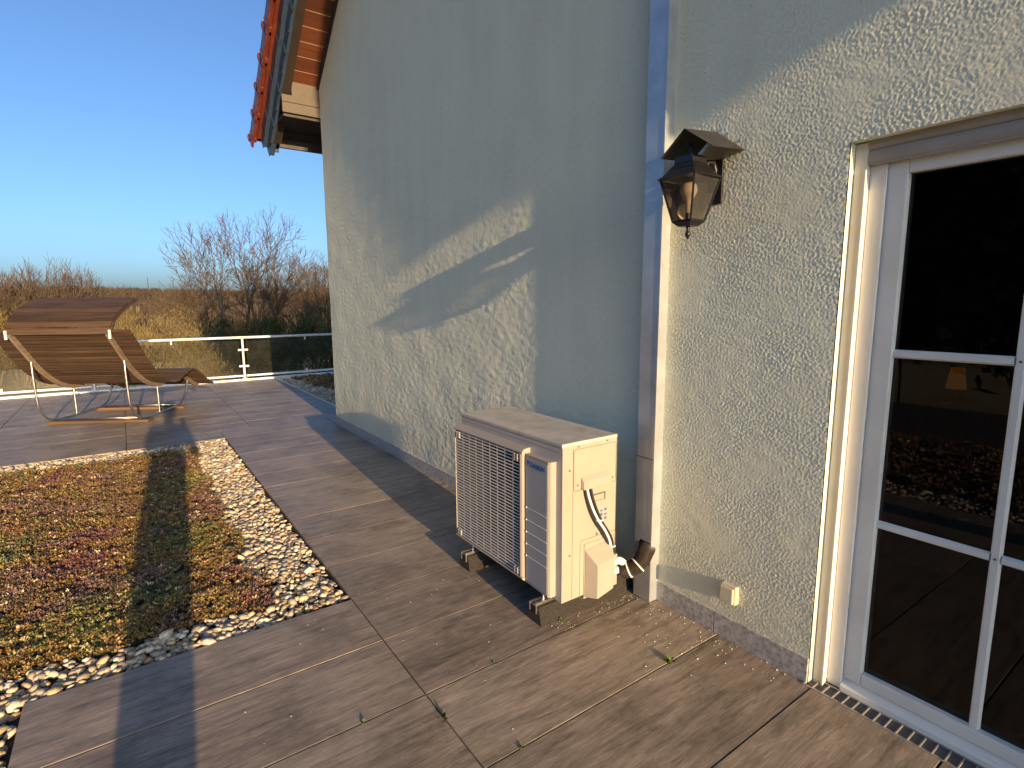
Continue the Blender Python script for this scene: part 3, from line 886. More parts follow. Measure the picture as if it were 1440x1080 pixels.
child(frust(0.026, 1.705, 0.040, 1.7175), 'bottom_cup', M['lampblack'], lan)
child(MB().lathe([(0.006,1.7045),(0.008,1.699),(0.005,1.693),(0.006,1.686),(0.012,1.679),(0.010,1.671),(0.001,1.656)], (LX,LY,0), 12), 'finial', M['lampblack'], lan, smooth=True)
for sx in (-1, 1):
    for sy in (-1, 1):
        child(MB().tube([(LX+sx*0.043,LY+sy*0.043,1.7285),(LX+sx*0.078,LY+sy*0.078,1.8795)], 0.0042, 6), 'corner_bar', M['lampblack'], lan)
for k in range(4):
    a0, a1 = 0.0415, 0.0755
    c, s = cos(k*pi/2), sin(k*pi/2)
    def R(x, y, z): return (LX + x*c - y*s, LY + x*s + y*c, z)
    child(MB().add([R(-a0,-a0,1.7295),R(a0,-a0,1.7295),R(a1,-a1,1.878),R(-a1,-a1,1.878)], [(0,1,2,3)]), 'pane', M['lampglass'], lan, fixn=False)
child(MB().lathe([(0.010,1.75),(0.010,1.80),(0.026,1.818),(0.034,1.838),(0.030,1.858),(0.014,1.872)], (LX-0.004,LY,0), 16), 'bulb', M['bulb'], lan, smooth=True)
child(MB().tube([(LX,LY,1.728),(LX,LY,1.755)], 0.012, 10), 'bulb_holder', M['lampblack'], lan)
child(MB().tube([(LX, LY+0.070, 1.905),(LX+0.004,-0.060,1.955),(LX+0.006,-0.030,1.958),(LX+0.006,-0.012,1.93),(LX+0.006,-0.010,1.86)], 0.0115, 8), 'arm', M['lampblack'], lan, smooth=True)
child(MB().box(LX-0.028, LX+0.04, -0.014, 0.0, 1.80, 1.97), 'back_plate', M['lampblack'], lan, bevel=0.004)
# rain roof: folded sheet, ridge at right angles to the wall
th = 0.0018
def sheet(p):
    a, b, c_, d_ = [Vector(q) for q in p]
    n = (b-a).cross(d_-a).normalized()*th
    vs = [a,b,c_,d_,a+n,b+n,c_+n,d_+n]
    return MB().add(vs, [(0,3,2,1),(4,5,6,7),(0,1,5,4),(1,2,6,5),(2,3,7,6),(3,0,4,7)])
rz0, rz1 = 2.058, 2.078
rr = child(sheet([(LX,-0.205,rz0),(LX,-0.004,rz1),(LX+0.126,-0.004,1.985),(LX+0.128,-0.205,1.968)]), 'rain_roof', M['lamptin'], lan)
child(sheet([(LX-0.001,-0.004,rz1),(LX-0.001,-0.205,rz0),(LX-0.110,-0.205,1.972),(LX-0.110,-0.02,1.985)]), 'roof_flap', M['lamptin'], rr)
child(MB().add([(LX+0.006,-0.003,rz1+0.002),(LX+0.13,-0.003,1.985),(LX+0.142,-0.003,2.003),(LX+0.02,-0.003,2.098),
                (LX+0.006,-0.001,rz1+0.002),(LX+0.13,-0.001,1.985),(LX+0.142,-0.001,2.003),(LX+0.02,-0.001,2.098)],
               [(0,1,2,3),(7,6,5,4),(0,4,5,1),(1,5,6,2),(2,6,7,3),(3,7,4,0)]), 'wall_flange', M['lamptin'], rr)
for t in (0.08, 0.3, 0.72):
    child(MB().lathe([(0.005,-0.0035),(0.004,-0.006),(0.001,-0.0065)][::-1], (LX+0.013+t*0.124, 0, rz1+0.012-t*0.094), 10, 'y'), 'screw', M['zinc'], rr)

# ================================================================== AIR CONDITIONER
AX0, AX1, AY0, AY1, AZ0, AZ1 = -2.563, -1.711, -0.515, -0.190, 0.100, 0.822
ac = empty('air_conditioner', (-2.137, -0.35, 0), 'ivory outdoor air conditioner unit standing on rubber feet by the wall', 'air conditioner')
def A(mb, name, mat, parent=None, **k): return child(mb, name, mat, parent or ac, **k)
# cabinet as panels so the fan cavity behind the grille is hollow
GX0, GX1, GZ0, GZ1 = -2.548, -1.962, 0.150, 0.735       # grille opening
A(MB().box(AX0, AX1, AY1-0.002, AY1, AZ0, AZ1-0.02), 'back_panel', M['acbody'])
A(MB().box(AX0, AX0+0.002, AY0, AY1-0.0025, AZ0, AZ1-0.02), 'side_panel', M['acbody'])
sp = A(MB().box(AX1-0.004, AX1, AY0, AY1-0.0025, AZ0, AZ1-0.004), 'side_panel', M['acbody'], bevel=0.0015)
sp['label'] = 'sunlit ivory right side panel with cable cover and valve cover'
A(MB().box(AX0-0.003, AX1+0.0002, AY0-0.003, AY1+0.003, AZ1-0.018, AZ1), 'lid', M['actop'], bevel=0.004)
A(MB().box(AX0+0.004, AX1-0.006, AY0+0.004, AY1-0.004, AZ0, AZ0+0.004), 'base_pan', M['acbody'])
fr = MB()
fr.box(AX0+0.0025, AX1-0.0045, AY0, AY0+0.003, GZ1, AZ1-0.0185)
fr.box(AX0+0.0025, AX1-0.0045, AY0, AY0+0.003, AZ0, GZ0)
fr.box(GX1, AX1-0.0045, AY0, AY0+0.003, GZ0, GZ1)
A(fr, 'front_panel', M['acpanel'])
A(MB().box(AX0+0.01, AX1-0.01, AY0-0.0012, AY0-0.0002, 0.782, 0.785), 'front_fold', M['acbody'])
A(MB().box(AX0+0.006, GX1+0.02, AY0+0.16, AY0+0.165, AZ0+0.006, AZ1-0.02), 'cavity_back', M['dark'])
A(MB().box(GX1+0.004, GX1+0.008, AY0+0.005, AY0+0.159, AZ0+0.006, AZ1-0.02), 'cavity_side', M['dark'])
# fan
fan = A(MB().lathe([(0.055,0.04),(0.055,0.0),(0.02,-0.01)], (-2.255, AY0+0.09, 0.44), 20, 'y'), 'fan', M['fan'])
for k in range(3):
    a = k*2*pi/3 + 0.3
    vs = []
    for i in range(6):
        r = 0.055 + 0.2*i/5
        for j, off in enumerate((-0.45, 0.45)):
            an = a + off*(0.7+0.4*i/5)
            vs.append((-2.255 + r*cos(an), AY0+0.09 + (0.035 if j else -0.025), 0.44 + r*sin(an)))
    A(MB().add(vs, [(2*i, 2*i+1, 2*i+3, 2*i+2) for i in range(5)]), 'fan_blade', M['fan'], fan)
# grille: outer frame, then the bars one by one
GY = -0.562
gf = MB()
FX0, FX1, FZ0, FZ1 = AX0-0.004, -1.938, 0.118, 0.762
gf.prism([(AY0-0.0005, GZ1+0.002), (GY, GZ1+0.002), (GY-0.002, FZ1-0.018), (GY+0.010, FZ1-0.004), (AY0-0.0005, FZ1)], FX0, FX1, 'x')
gf.prism([(AY0-0.0005, FZ0), (GY+0.010, FZ0+0.004), (GY-0.001, FZ0+0.014), (GY, FZ0+0.022), (AY0-0.0005, FZ0+0.022)], FX0, FX1, 'x')
gf.prism([(FX1, AY0-0.0005), (FX1-0.004, GY+0.004), (FX1-0.014, GY-0.001), (FX1-0.022, GY), (FX1-0.022, AY0-0.0005)], FZ0+0.0222, GZ1+0.0018, 'z')
gf.prism([(FX0, AY0-0.0005), (FX0+0.001, GY+0.006), (FX0+0.008, GY), (FX0+0.012, GY), (FX0+0.012, AY0-0.0005)], FZ0+0.0222, GZ1+0.0018, 'z')
gr = A(gf, 'grille', M['acplastic'])
nz = 37
zs0, zs1 = FZ0+0.0235, GZ1+0.001
bar_me = MB().box(FX0+0.0122, FX1-0.0222, -0.004, 0.0, -0.0022, 0.0022).mesh('grille_bar', M['acbar'])
for i in range(nz):
    z = zs0 + (zs1-zs0)*(i+0.5)/nz
    o = bpy.data.objects.new('grille_bar', bar_me); link(o); o.parent = gr
    o.location = (0, GY+0.006, z)
nv = 9
vb_me = MB().box(-0.002, 0.002, -0.0045, 0.0, zs0, zs1).mesh('grille_post', M['acbar'])
for i in range(1, nv):
    x = FX0+0.012 + (FX1-FX0-0.034)*i/nv
    o = bpy.data.objects.new('grille_post', vb_me); link(o); o.parent = gr
    o.location = (x, GY+0.013, 0)
for cx in (FX0+0.034, FX1-0.060):
    for cz in (zs0+0.02, zs1-0.022):
        for k in (0, 1):
            A(MB().box(cx+k*0.022-0.0035, cx+k*0.022+0.0035, GY-0.003, GY+0.008, cz-0.016, cz+0.016), 'grille_clip', M['acplastic'], gr, bevel=0.0015)
# right hand cover with five ribs
px0, px1 = -1.934, -1.752
pc = MB().prism([(px0, AY0-0.0005), (px0, -0.546), (px1-0.012, -0.552), (px1-0.002, -0.545), (px1, -0.535), (px1, AY0-0.0005)], 0.118, 0.738, 'z')
cov = A(pc, 'front_cover', M['acplastic'])
A(MB().add([(px0+0.004,-0.5475,0.13),(px1-0.016,-0.5530,0.13),(px1-0.016,-0.5530,0.724),(px0+0.004,-0.5475,0.724),
            (px0+0.004,-0.5455,0.13),(px1-0.016,-0.5505,0.13),(px1-0.016,-0.5505,0.724),(px0+0.004,-0.5455,0.724)],
           [(0,1,2,3),(7,6,5,4),(0,4,5,1),(1,5,6,2),(2,6,7,3),(3,7,4,0)]), 'cover_face', M['acpanel'], cov)
for k in range(5):
    z = 0.252 + 0.0585*k
    A(MB().prism([(px0+0.008,-0.5485),(px1-0.018,-0.5542),(px1-0.018,-0.5528),(px0+0.008,-0.5472)], z, z+0.0028, 'z'), 'cover_rib', M['cablew'], cov)
    A(MB().box(px0+0.006, px0+0.012, -0.5505, -0.5476, z-0.002, z+0.0045), 'rib_stud', M['cablew'], cov)
# lettering
def text_mesh(name, txt, size):
    cu = bpy.data.curves.new(name, 'FONT'); cu.body = txt; cu.size = size; cu.extrude = 0.0004
    cu.space_character = 1.0; cu.offset = 0.0008
    o = bpy.data.objects.new(name, cu); scene.collection.objects.link(o)
    dg = bpy.context.evaluated_depsgraph_get()
    me = bpy.data.meshes.new_from_object(o.evaluated_get(dg))
    bpy.data.objects.remove(o); bpy.data.curves.remove(cu)
    return me
tm = text_mesh('brand_lettering', 'DAIKIN', 0.030)
tm.materials.clear(); tm.materials.append(M['blue'])
sl_ang = math.atan2(-0.0055, px1-0.012-px0)
lt = bpy.data.objects.new('brand_lettering', tm); link(lt, cov)
lt.location = (px0+0.040, -0.5500, 0.688); lt.rotation_euler = (pi/2, 0, sl_ang); lt.scale = (1.1, 1, 1)
A(MB().add([(px0+0.010,-0.5488,0.712),(px0+0.038,-0.5496,0.712),(px0+0.020,-0.5491,0.688),
            (px0+0.010,-0.5478,0.712),(px0+0.038,-0.5486,0.712),(px0+0.020,-0.5481,0.688)],
           [(0,1,2),(5,4,3),(0,3,4,1),(1,4,5,2),(2,5,3,0)]), 'brand_triangle', M['blue'], cov)
# side panel detail ------------------------------------------------
SX = AX1
def frame_line(y0, y1, z0, z1, w=0.0022, r=0.012, openb=False):
    """raised hair line along a rounded rectangle on the side panel"""
    pts = []
    for (cy, cz, a0) in ((y0+r, z1-r, pi/2), (y0+r, z0+r, pi), (y1-r, z0+r, 3*pi/2), (y1-r, z1-r, 0)):
        for i in range(5):
            a = a0 + (pi/2)*i/4
            pts.append((SX+0.0002, cy + r*cos(a), cz + r*sin(a)))
    pts.append(pts[0])
    q = MB(); q.tube(pts, w*0.5, 5, caps=False); return q
A(MB().box(SX-0.001, SX+0.0012, -0.449, -0.198, 0.604, 0.785), 'service_plate', M['acbody'], sp, bevel=0.001)
A(frame_line(-0.452, -0.195, 0.601, 0.788), 'plate_seam', M['groove'], sp)
A(MB().box(SX, SX+0.0006, -0.4565, -0.4545, 0.104, 0.795), 'panel_seam', M['groove'], sp)
hc = MB().prism([(-0.411,0.602),(-0.236,0.602),(-0.236,0.657),(-0.411,0.657)], SX+0.0014, SX+0.018, 'x')
hc = MB().add([(SX+0.0014,-0.411,0.604),(SX+0.0014,-0.236,0.604),(SX+0.0014,-0.236,0.660),(SX+0.0014,-0.411,0.660),
               (SX+0.022,-0.406,0.604),(SX+0.022,-0.240,0.604),(SX+0.018,-0.240,0.640),(SX+0.018,-0.406,0.640)],
              [(0,1,2,3),(7,6,5,4),(0,4,5,1),(1,5,6,2),(2,6,7,3),(3,7,4,0)])
A(hc, 'cable_cover', M['acplastic'], sp, bevel=0.003)
A(MB().box(SX+0.0002, SX+0.0012, -0.338, -0.258, 0.530, 0.566), 'grip_recess_shade', M['groove'], sp)  # flat dark plate, its colour stands for the shade in the grip
A(MB().prism([(-0.334,0.534),(-0.270,0.534),(-0.270,0.560),(-0.334,0.560)], SX+0.0013, SX+0.004, 'x'), 'grip', M['acbody'], sp, bevel=0.001)
stk = A(MB().box(SX+0.0002, SX+0.0009, -0.322, -0.240, 0.428, 0.497), 'type_sticker', M['labelw'], sp)
for i in range(3):
    for j in range(3):
        y = -0.316 + 0.026*j; z = 0.432 + 0.021*i
        A(MB().box(SX+0.0010, SX+0.0013, y, y+0.015, z, z+0.012 - 0.004*((i+j) % 2)), 'sticker_print', M['ink'], stk)
for y, z in ((-0.426,0.800),(-0.254,0.802),(-0.476,0.700),(-0.471,0.313),(-0.430,0.627),(-0.217,0.624)):
    A(MB().lathe([(0.0055,0.0003),(0.005,0.0022),(0.002,0.0026)], (SX+0.0006, y, z), 10, 'x'), 'screw', M['zinc'], sp)
A(frame_line(-0.409, -0.186, 0.085, 0.364, r=0.016), 'valve_plate_seam', M['groove'], sp)
A(MB().box(SX+0.0003, SX+0.0045, -0.386, -0.20, 0.082, 0.343), 'valve_plate', M['acbody'], sp, bevel=0.002)
vc = MB().add([(SX+0.0048,-0.384,0.090),(SX+0.0048,-0.212,0.112),(SX+0.0048,-0.212,0.330),(SX+0.0048,-0.384,0.318),
               (SX+0.066,-0.360,0.100),(SX+0.066,-0.262,0.122),(SX+0.066,-0.262,0.268),(SX+0.066,-0.360,0.258)],
              [(0,1,2,3),(7,6,5,4),(0,4,5,1),(1,5,6,2),(2,6,7,3),(3,7,4,0)])
A(vc, 'valve_cover', M['acplastic'], sp, bevel=0.004)
A(MB().box(SX+0.005, SX+0.04, -0.258, -0.212, 0.115, 0.265), 'valve_cover_flank', M['acplastic'], sp, bevel=0.003)
A(MB().prism([(-0.318,0.368),(-0.300,0.368),(-0.309,0.384)], SX+0.0003, SX+0.0008, 'x'), 'warning_triangle', M['ink'], sp)
def spline(pts, n=8):
    P = [Vector(p) for p in pts]; out = []
    for i in range(len(P)-1):
        p0 = P[max(0,i-1)]; p1 = P[i]; p2 = P[i+1]; p3 = P[min(len(P)-1,i+2)]
        for k in range(n):
            t = k/n
            out.append(0.5*((2*p1)+(-p0+p2)*t+(2*p0-5*p1+4*p2-p3)*t*t+(-p0+3*p1-3*p2+p3)*t**3))
    out.append(P[-1]); return out
A(MB().tube(spline([(SX+0.013,-0.384,0.612),(SX+0.013,-0.376,0.575),(SX+0.016,-0.350,0.505),(SX+0.020,-0.318,0.445),(SX+0.022,-0.280,0.392),(SX+0.022,-0.248,0.335),(SX+0.022,-0.236,0.285),(SX+0.020,-0.215,0.24)]), 0.0062, 8), 'power_cable', M['cablew'], smooth=True)
A(MB().tube(spline([(SX+0.012,-0.362,0.612),(SX+0.013,-0.352,0.565),(SX+0.016,-0.330,0.505),(SX+0.020,-0.299,0.440),(SX+0.022,-0.262,0.385),(SX+0.022,-0.233,0.335),(SX+0.022,-0.222,0.285),(SX+0.02,-0.20,0.24)]), 0.0062, 8), 'power_cable', M['cableb'], smooth=True)
A(MB().tube(spline([(SX+0.010,-0.394,0.612),(SX+0.010,-0.386,0.57),(SX+0.012,-0.362,0.50),(SX+0.014,-0.33,0.44),(SX+0.016,-0.29,0.385),(SX+0.016,-0.257,0.33),(SX+0.016,-0.24,0.28)]), 0.0045, 8), 'power_cable', M['cableb'], smooth=True)
for (y, z) in ((-0.312, 0.445), (-0.232, 0.300)):
    A(MB().box(SX+0.014, SX+0.031, y-0.018, y+0.016, z-0.002, z+0.003), 'cable_tie', M['cablew'])
# insulated pipes
A(MB().tube(spline([(SX+0.026,-0.225,0.222),(SX+0.036,-0.195,0.226),(SX+0.044,-0.170,0.205),(SX+0.060,-0.160,0.188)]), 0.017, 12), 'insulated_pipe', M['insul'], smooth=True)
A(MB().tube(spline([(SX+0.026,-0.225,0.182),(SX+0.036,-0.195,0.180),(SX+0.046,-0.165,0.176),(SX+0.060,-0.160,0.172)]), 0.017, 12), 'insulated_pipe', M['insul'], smooth=True)
# feet
def foot(xc, y0=-0.600, y1=-0.012):
    f_ = A(MB().prism([(xc-0.055,0.001),(xc+0.055,0.001),(xc+0.043,0.060),(xc+0.036,0.082),(xc-0.036,0.082),(xc-0.043,0.060)], y0, y1, 'y'), 'rubber_foot', M['rubber'], bevel=0.004)
    q = MB()
    q.box(xc-0.020, xc+0.020, y0-0.003, y1, 0.0825, 0.085)
    q.box(xc-0.020, xc-0.016, y0-0.003, y1, 0.0852, 0.096); q.box(xc+0.016, xc+0.020, y0-0.003, y1, 0.0852, 0.096)
    q.box(xc-0.0158, xc-0.007, y0-0.003, y1, 0.0935, 0.096); q.box(xc+0.007, xc+0.0158, y0-0.003, y1, 0.0935, 0.096)
    A(q, 'mounting_rail', M['zinc'], f_)
    q = MB().box(xc-0.026, xc-0.0205, y0-0.006, y0-0.0005, 0.05, 0.090); q.box(xc+0.0205, xc+0.026, y0-0.006, y0-0.0005, 0.05, 0.090)
    A(q, 'rail_end', M['zinc'], f_)
    for y in (y0+0.055, -0.21):
        A(MB().tube([(xc, y, 0.086), (xc, y, 0.128)], 0.0045, 8), 'bolt', M['zinc'], f_)
        A(MB().lathe([(0.009,0.0962),(0.009,0.1005)], (xc, y, 0), 6), 'nut', M['zinc'], f_)
foot(-2.412)
foot(-1.802)
A(MB().box(AX0+0.02, AX1-0.02, AY0+0.02, AY1-0.02, 0.0965, 0.0995), 'support_bracket', M['zinc'])
# corrugated hose into the duct
hp = spline([(-1.676,-0.180,0.168),(-1.645,-0.155,0.184),(-1.624,-0.128,0.204),(-1.617,-0.100,0.232),(-1.626,-0.070,0.255),(-1.640,-0.035,0.262)], 12)
rads = [0.035 + (0.0035 if i % 2 else -0.0015) for i in range(len(hp))]
hs = MB().tube(hp, rads, 16)
hoseo = hs.obj('flexible_hose', M['hose'], None, smooth=True, angle=radians(50))
tag(hoseo, 'black corrugated hose leading from the air conditioner into the duct cover', 'hose')
for i in (11, 25):
    c0, c1 = hp[i], hp[i+1]
    t = (c1-c0).normalized()
    q = MB().tube([c0-t*0.003, c0+t*0.003], 0.0395, 18)
    child(q, 'cable_tie', M['cablew'], hoseo)

# ================================================================== DRAIN GRATE
gx0, gx1, gy0, gy1 = -0.897, 0.028, -0.030, 0.045
grate = empty('drain_grate', ((gx0+gx1)/2, 0.02, 0), 'narrow galvanised drain grate in front of the terrace door', 'drain grate')
q = MB().box(gx0, gx1, gy0, gy0+0.005, -0.03, 0.003); q.box(gx0, gx1, gy1-0.005, gy1, -0.03, 0.003)
q.box(gx0, gx0+0.005, gy0+0.005, gy1-0.005, -0.03, 0.0028)
M['gratebar'] = simple('dull_galvanised_bar', (0.34,0.335,0.32), 0.5, 0.5, var=0.1, scale=20)
child(q, 'grate_frame', M['gratebar'], grate)
n = int((gx1-gx0)/0.0335)
cb = MB().box(-0.0018, 0.0018, gy0+0.0055, gy1-0.0055, -0.02, 0.0025).mesh('cross_bar', M['gratebar'])
pinv = Matrix.Translation(grate.location).inverted()
for i in range(1, n+1):
    o = bpy.data.objects.new('cross_bar', cb); link(o); o.parent = grate; o.matrix_parent_inverse = pinv; o.location = (gx0 + 0.0335*i, 0, 0)
lb = MB().box(gx0+0.006, gx1-0.001, -0.0009, 0.0009, -0.02, -0.004).mesh('long_bar', M['gratebar'])
for i in range(1, 8):
    o = bpy.data.objects.new('long_bar', lb); link(o); o.parent = grate; o.matrix_parent_inverse = pinv; o.location = (0, gy0+0.005 + (gy1-gy0-0.01)*i/8, 0)
child(MB().box(gx0+0.001, gx1, gy0+0.001, gy1-0.001, -0.044, -0.040), 'channel_floor', M['dark'], grate)

# ================================================================== RAILING
RX = -11.43
rail = empty('glass_railing', (RX, 0, 0), 'low terrace railing with pale metal rails and tinted glass panels', 'railing')
def Rl(mb, name, mat, parent=None, **k): return child(mb, name, mat, parent or rail, **k)
RY0, RY1 = -9.4, 6.5
kb = MB().box(RX-0.02, RX+0.11, RY0, RY1, -0.3, 0.022).obj('terrace_kerb', M['aluminium'], None, bevel=0.004)
tag(kb, 'pale metal kerb along the terrace edge below the railing', kind='structure')
py = [-0.18 + 2.3*k for k in (-4,-3,-2,-1,0,1,2)]
Rl(MB().tube([(RX,RY0,0.805),(RX,RY1,0.805)], 0.024, 14), 'top_rail', M['aluminium'], smooth=True, angle=radians(40))
for y in py:
    po = Rl(MB().tube([(RX,y,0.02),(RX,y,0.785)], 0.021, 12), 'post', M['aluminium'], smooth=True, angle=radians(40))
    Rl(MB().lathe([(0.05,0.0225),(0.05,0.034),(0.03,0.036)], (RX,y,0), 16), 'post_foot', M['aluminium'], po)
    for z in (0.26, 0.57):
        for s in (-1, 1):
            Rl(MB().tube([(RX,y+s*0.015,z),(RX,y+s*0.085,z)], 0.021, 10), 'glass_clamp', M['aluminium'], po, smooth=True, angle=radians(40))
    y2 = y + 2.3
    if y2 < RY1:
        Rl(MB().tube([(RX,y+0.03,0.075),(RX,y2-0.03,0.075)], 0.021, 10), 'bottom_rail', M['aluminium'], smooth=True, angle=radians(40))
        Rl(MB().box(RX-0.004, RX+0.004, y+0.055, y2-0.055, 0.115, 0.745), 'glass_panel', M['railglass'])
        for z in (0.112, 0.752):
            Rl(MB().tube([(RX,y+1.15,z-0.03),(RX,y+1.15,z+0.03)], 0.016, 10), 'edge_clamp', M['aluminium'])

# ================================================================== LOUNGER
LB = Vector((-8.026, -1.869, 0)); LA = math.atan2(0.491, -0.871)
lounger = empty('garden_lounger', LB, 'wide dark slatted wooden lounger with curved sun hood on a bent steel frame', 'lounger', rz=LA)
def Lo(mb, name, mat, parent=None, **k):
    o = mb.obj(name, mat, None, **k); o.parent = parent or lounger; return o
W0, W1 = 0.0, 1.0     # frame planes
def frame_tube(y):
    pts = [(-0.30,y,0.86),(-0.305,y,0.66),(-0.298,y,0.44),(-0.283,y,0.27),(-0.235,y,0.165),(-0.15,y,0.085),(0.0,y,0.050),(0.33,y,0.046),(0.70,y,0.050),
           (0.88,y,0.065),(0.99,y,0.12),(1.065,y,0.225),(1.12,y,0.33),(1.15,y,0.42)]
    f_ = Lo(MB().tube(spline(pts, 5), 0.014, 10), 'steel_frame', M['steel'], smooth=True, angle=radians(40))
    q = Lo(MB().tube([(0.337,y,0.05),(0.333,y,0.46)], 0.013, 10), 'strut', M['steel'], f_, smooth=True, angle=radians(40))
for y in (W0, W1): frame_tube(y)
for d_ in (-0.02, 0.86):
    Lo(MB().box(d_-0.065, d_+0.065, -0.07, 1.07, 0.002, 0.034), 'foot_plank', M['runner'], bevel=0.003)
    Lo(MB().tube([(d_+0.03, 0.0, 0.046), (d_+0.03, 1.0, 0.046)], 0.011, 8), 'cross_tube', M['steel'], smooth=True)
seat_prof = [(-0.53,1.13),(-0.47,1.06),(-0.342,0.91),(-0.17,0.715),(0.026,0.56),(0.20,0.475),(0.33,0.445),(0.45,0.448),(0.55,0.478),(0.64,0.512),(0.76,0.545),(0.87,0.545),(0.98,0.505),(1.10,0.435),(1.25,0.35),(1.42,0.27)]
def resample(prof, step):
    P = spline([(a, 0, b) for a, b in prof], 24)
    out = []; acc = 0; nxt = 0
    for i in range(len(P)-1):
        seg = (P[i+1]-P[i]).length
        while nxt <= acc + seg:
            t = (nxt-acc)/seg
            p = P[i].lerp(P[i+1], t); tg = (P[i+1]-P[i]).normalized()
            out.append((p.x, p.z, math.atan2(tg.z, tg.x))); nxt += step
        acc += seg
    return out
def rail_mesh(prof, y, w, h, off):
    """curved wooden rail following the profile, below it"""
    P = spline([(a, 0, b) for a, b in prof], 6)
    vs = []; fs = []
    for i, p in enumerate(P):
        a = P[max(0,i-1)]; b = P[min(len(P)-1,i+1)]
        t = (b-a).normalized(); nrm = Vector((-t.z, 0, t.x))
        if nrm.z < 0: nrm = -nrm
        for (yy, o_) in ((y-w/2, -off), (y+w/2, -off), (y+w/2, -off-h), (y-w/2, -off-h)):
            q = p + nrm*o_; vs.append((q.x, yy, q.z))
    for i in range(len(P)-1):
        for k in range(4):
            k2 = (k+1) % 4
            fs.append((i*4+k, i*4+k2, i*4+4+k2, i*4+4+k))
    fs.append((0,1,2,3)); fs.append(tuple(len(vs)-4+k for k in (3,2,1,0)))
    return MB().add(vs, fs)
for y in (W0, W1):
    Lo(rail_mesh(seat_prof, y, 0.03, 0.05, 0.012), 'side_rail', M['loungerrail'])
ww = 1.46
slat_me = MB().box(-0.019, 0.019, -ww/2, ww/2, -0.010, 0.010).mesh('slat', M['lounger'], bevel=0.003)
for (x, z, a) in resample(seat_prof, 0.052):
    inst('slat', slat_me, lounger, (x, 0.5 + rng.uniform(-.006,.006), z), (rng.uniform(-.003,.003), -a + rng.uniform(-.02,.02), 0))
hood_prof = [(-0.555,1.135),(-0.535,1.20),(-0.475,1.275),(-0.37,1.35),(-0.24,1.415),(-0.10,1.47),(0.02,1.515)]
hd = Lo(rail_mesh(hood_prof, W0-0.03, 0.028, 0.03, 0.012), 'sun_hood', M['lounger'])
o = rail_mesh(hood_prof, W1+0.03, 0.028, 0.03, 0.012).obj('hood_rail', M['lounger']); o.parent = hd
hs_me = MB().box(-0.036, 0.036, -0.545, 0.545, -0.009, 0.009).mesh('hood_slat', M['lounger'], bevel=0.003)
for (x, z, a) in resample(hood_prof, 0.080):
    inst('hood_slat', hs_me, hd, (x, 0.505 + rng.uniform(-.006,.006), z), (0, -a + rng.uniform(-.03,.03), 0))
for y in (W0-0.03, W1+0.03):
    Lo(MB().box(-0.578, -0.560, y-0.012, y+0.012, 1.05, 1.15), 'hood_bracket', M['cablew'], bevel=0.006)

# ================================================================== SMALL GROWTH AND CRUMBS
def weed(name, x, y, s, nl, label):
    root = empty(name, (x, y, 0), label, 'weed', 'weeds in the tile joints')
    q = MB()
    for i in range(nl):
        a = rng.uniform(0, 2*pi); el = rng.uniform(0.15, 1.2); l = s*rng.uniform(0.6, 1.2)
        d_ = Vector((cos(a)*cos(el), sin(a)*cos(el), sin(el))); sd = Vector((-sin(a), cos(a), 0))*l*0.22
        b0 = Vector((rng.uniform(-.3,.3)*s, rng.uniform(-.3,.3)*s, -0.004))
        tip = b0 + d_*l
        q.add([b0, b0+d_*l*0.55+sd+Vector((0,0,l*.08)), tip, b0+d_*l*0.55-sd+Vector((0,0,l*.08))], [(0,1,2,3)])
    o = q.obj('leaf_tuft', M['weed'], root, fixn=False)
weed('weed', -1.268, -0.330, 0.026, 22, 'bright green weed sprouting from a tile joint right of the air conditioner')
weed('weed', -1.533, -1.205, 0.022, 16, 'small green weed in the long dark tile joint in the foreground')
weed('weed', -1.735, -0.500, 0.020, 12, 'dark weed in the joint at the front corner of the rubber foot')
weed('weed', -1.664, -0.900, 0.014, 10, 'tiny dark weed in the tile joint left of the bright green weed')
weed('weed', -1.266, -1.060, 0.014, 10, 'tiny weed in the lowest pale tile joint near the bottom edge')
weed('weed', -1.666, -1.435, 0.014, 10, 'tiny weed in the pale joint left of the long dark joint')
V0, F0 = ico(1)
Vs = []; Fs = []; b_ = 0
def crumbs(n, fx, fy, s):
    global b_
    for i in range(n):
        V = V0*np.array([1, rng.uniform(.6,1), rng.uniform(.4,.7)])*s*rng.uniform(0.5,1.6)
        V = V @ np.array(Matrix.Rotation(rng.uniform(0,6), 3, 'Z')).T + np.array([fx(), fy(), s*0.4])
        Vs.append(V); Fs.append(F0+b_); b_ += len(V0)
crumbs(70, lambda: rng.uniform(-1.74,-1.66), lambda: rng.uniform(-0.56,-0.03), 0.0022)
crumbs(60, lambda: rng.uniform(-1.6,-0.95), lambda: -abs(rng.gauss(0,0.06))-0.016, 0.0028)
crumbs(60, lambda: rng.uniform(-2.6,-0.9), lambda: rng.uniform(-1.9,-0.05), 0.0022)
crumbs(25, lambda: rng.gauss(-1.45,.15), lambda: rng.gauss(-.2,.12), 0.003)
cr = link(bpy.data.objects.new('plaster_crumbs', np_mesh('plaster_crumbs', np.vstack(Vs), np.vstack(Fs), M['crumb'])))
tag(cr, 'pale plaster crumbs and grit scattered on the tiles', 'crumbs', kind='stuff')

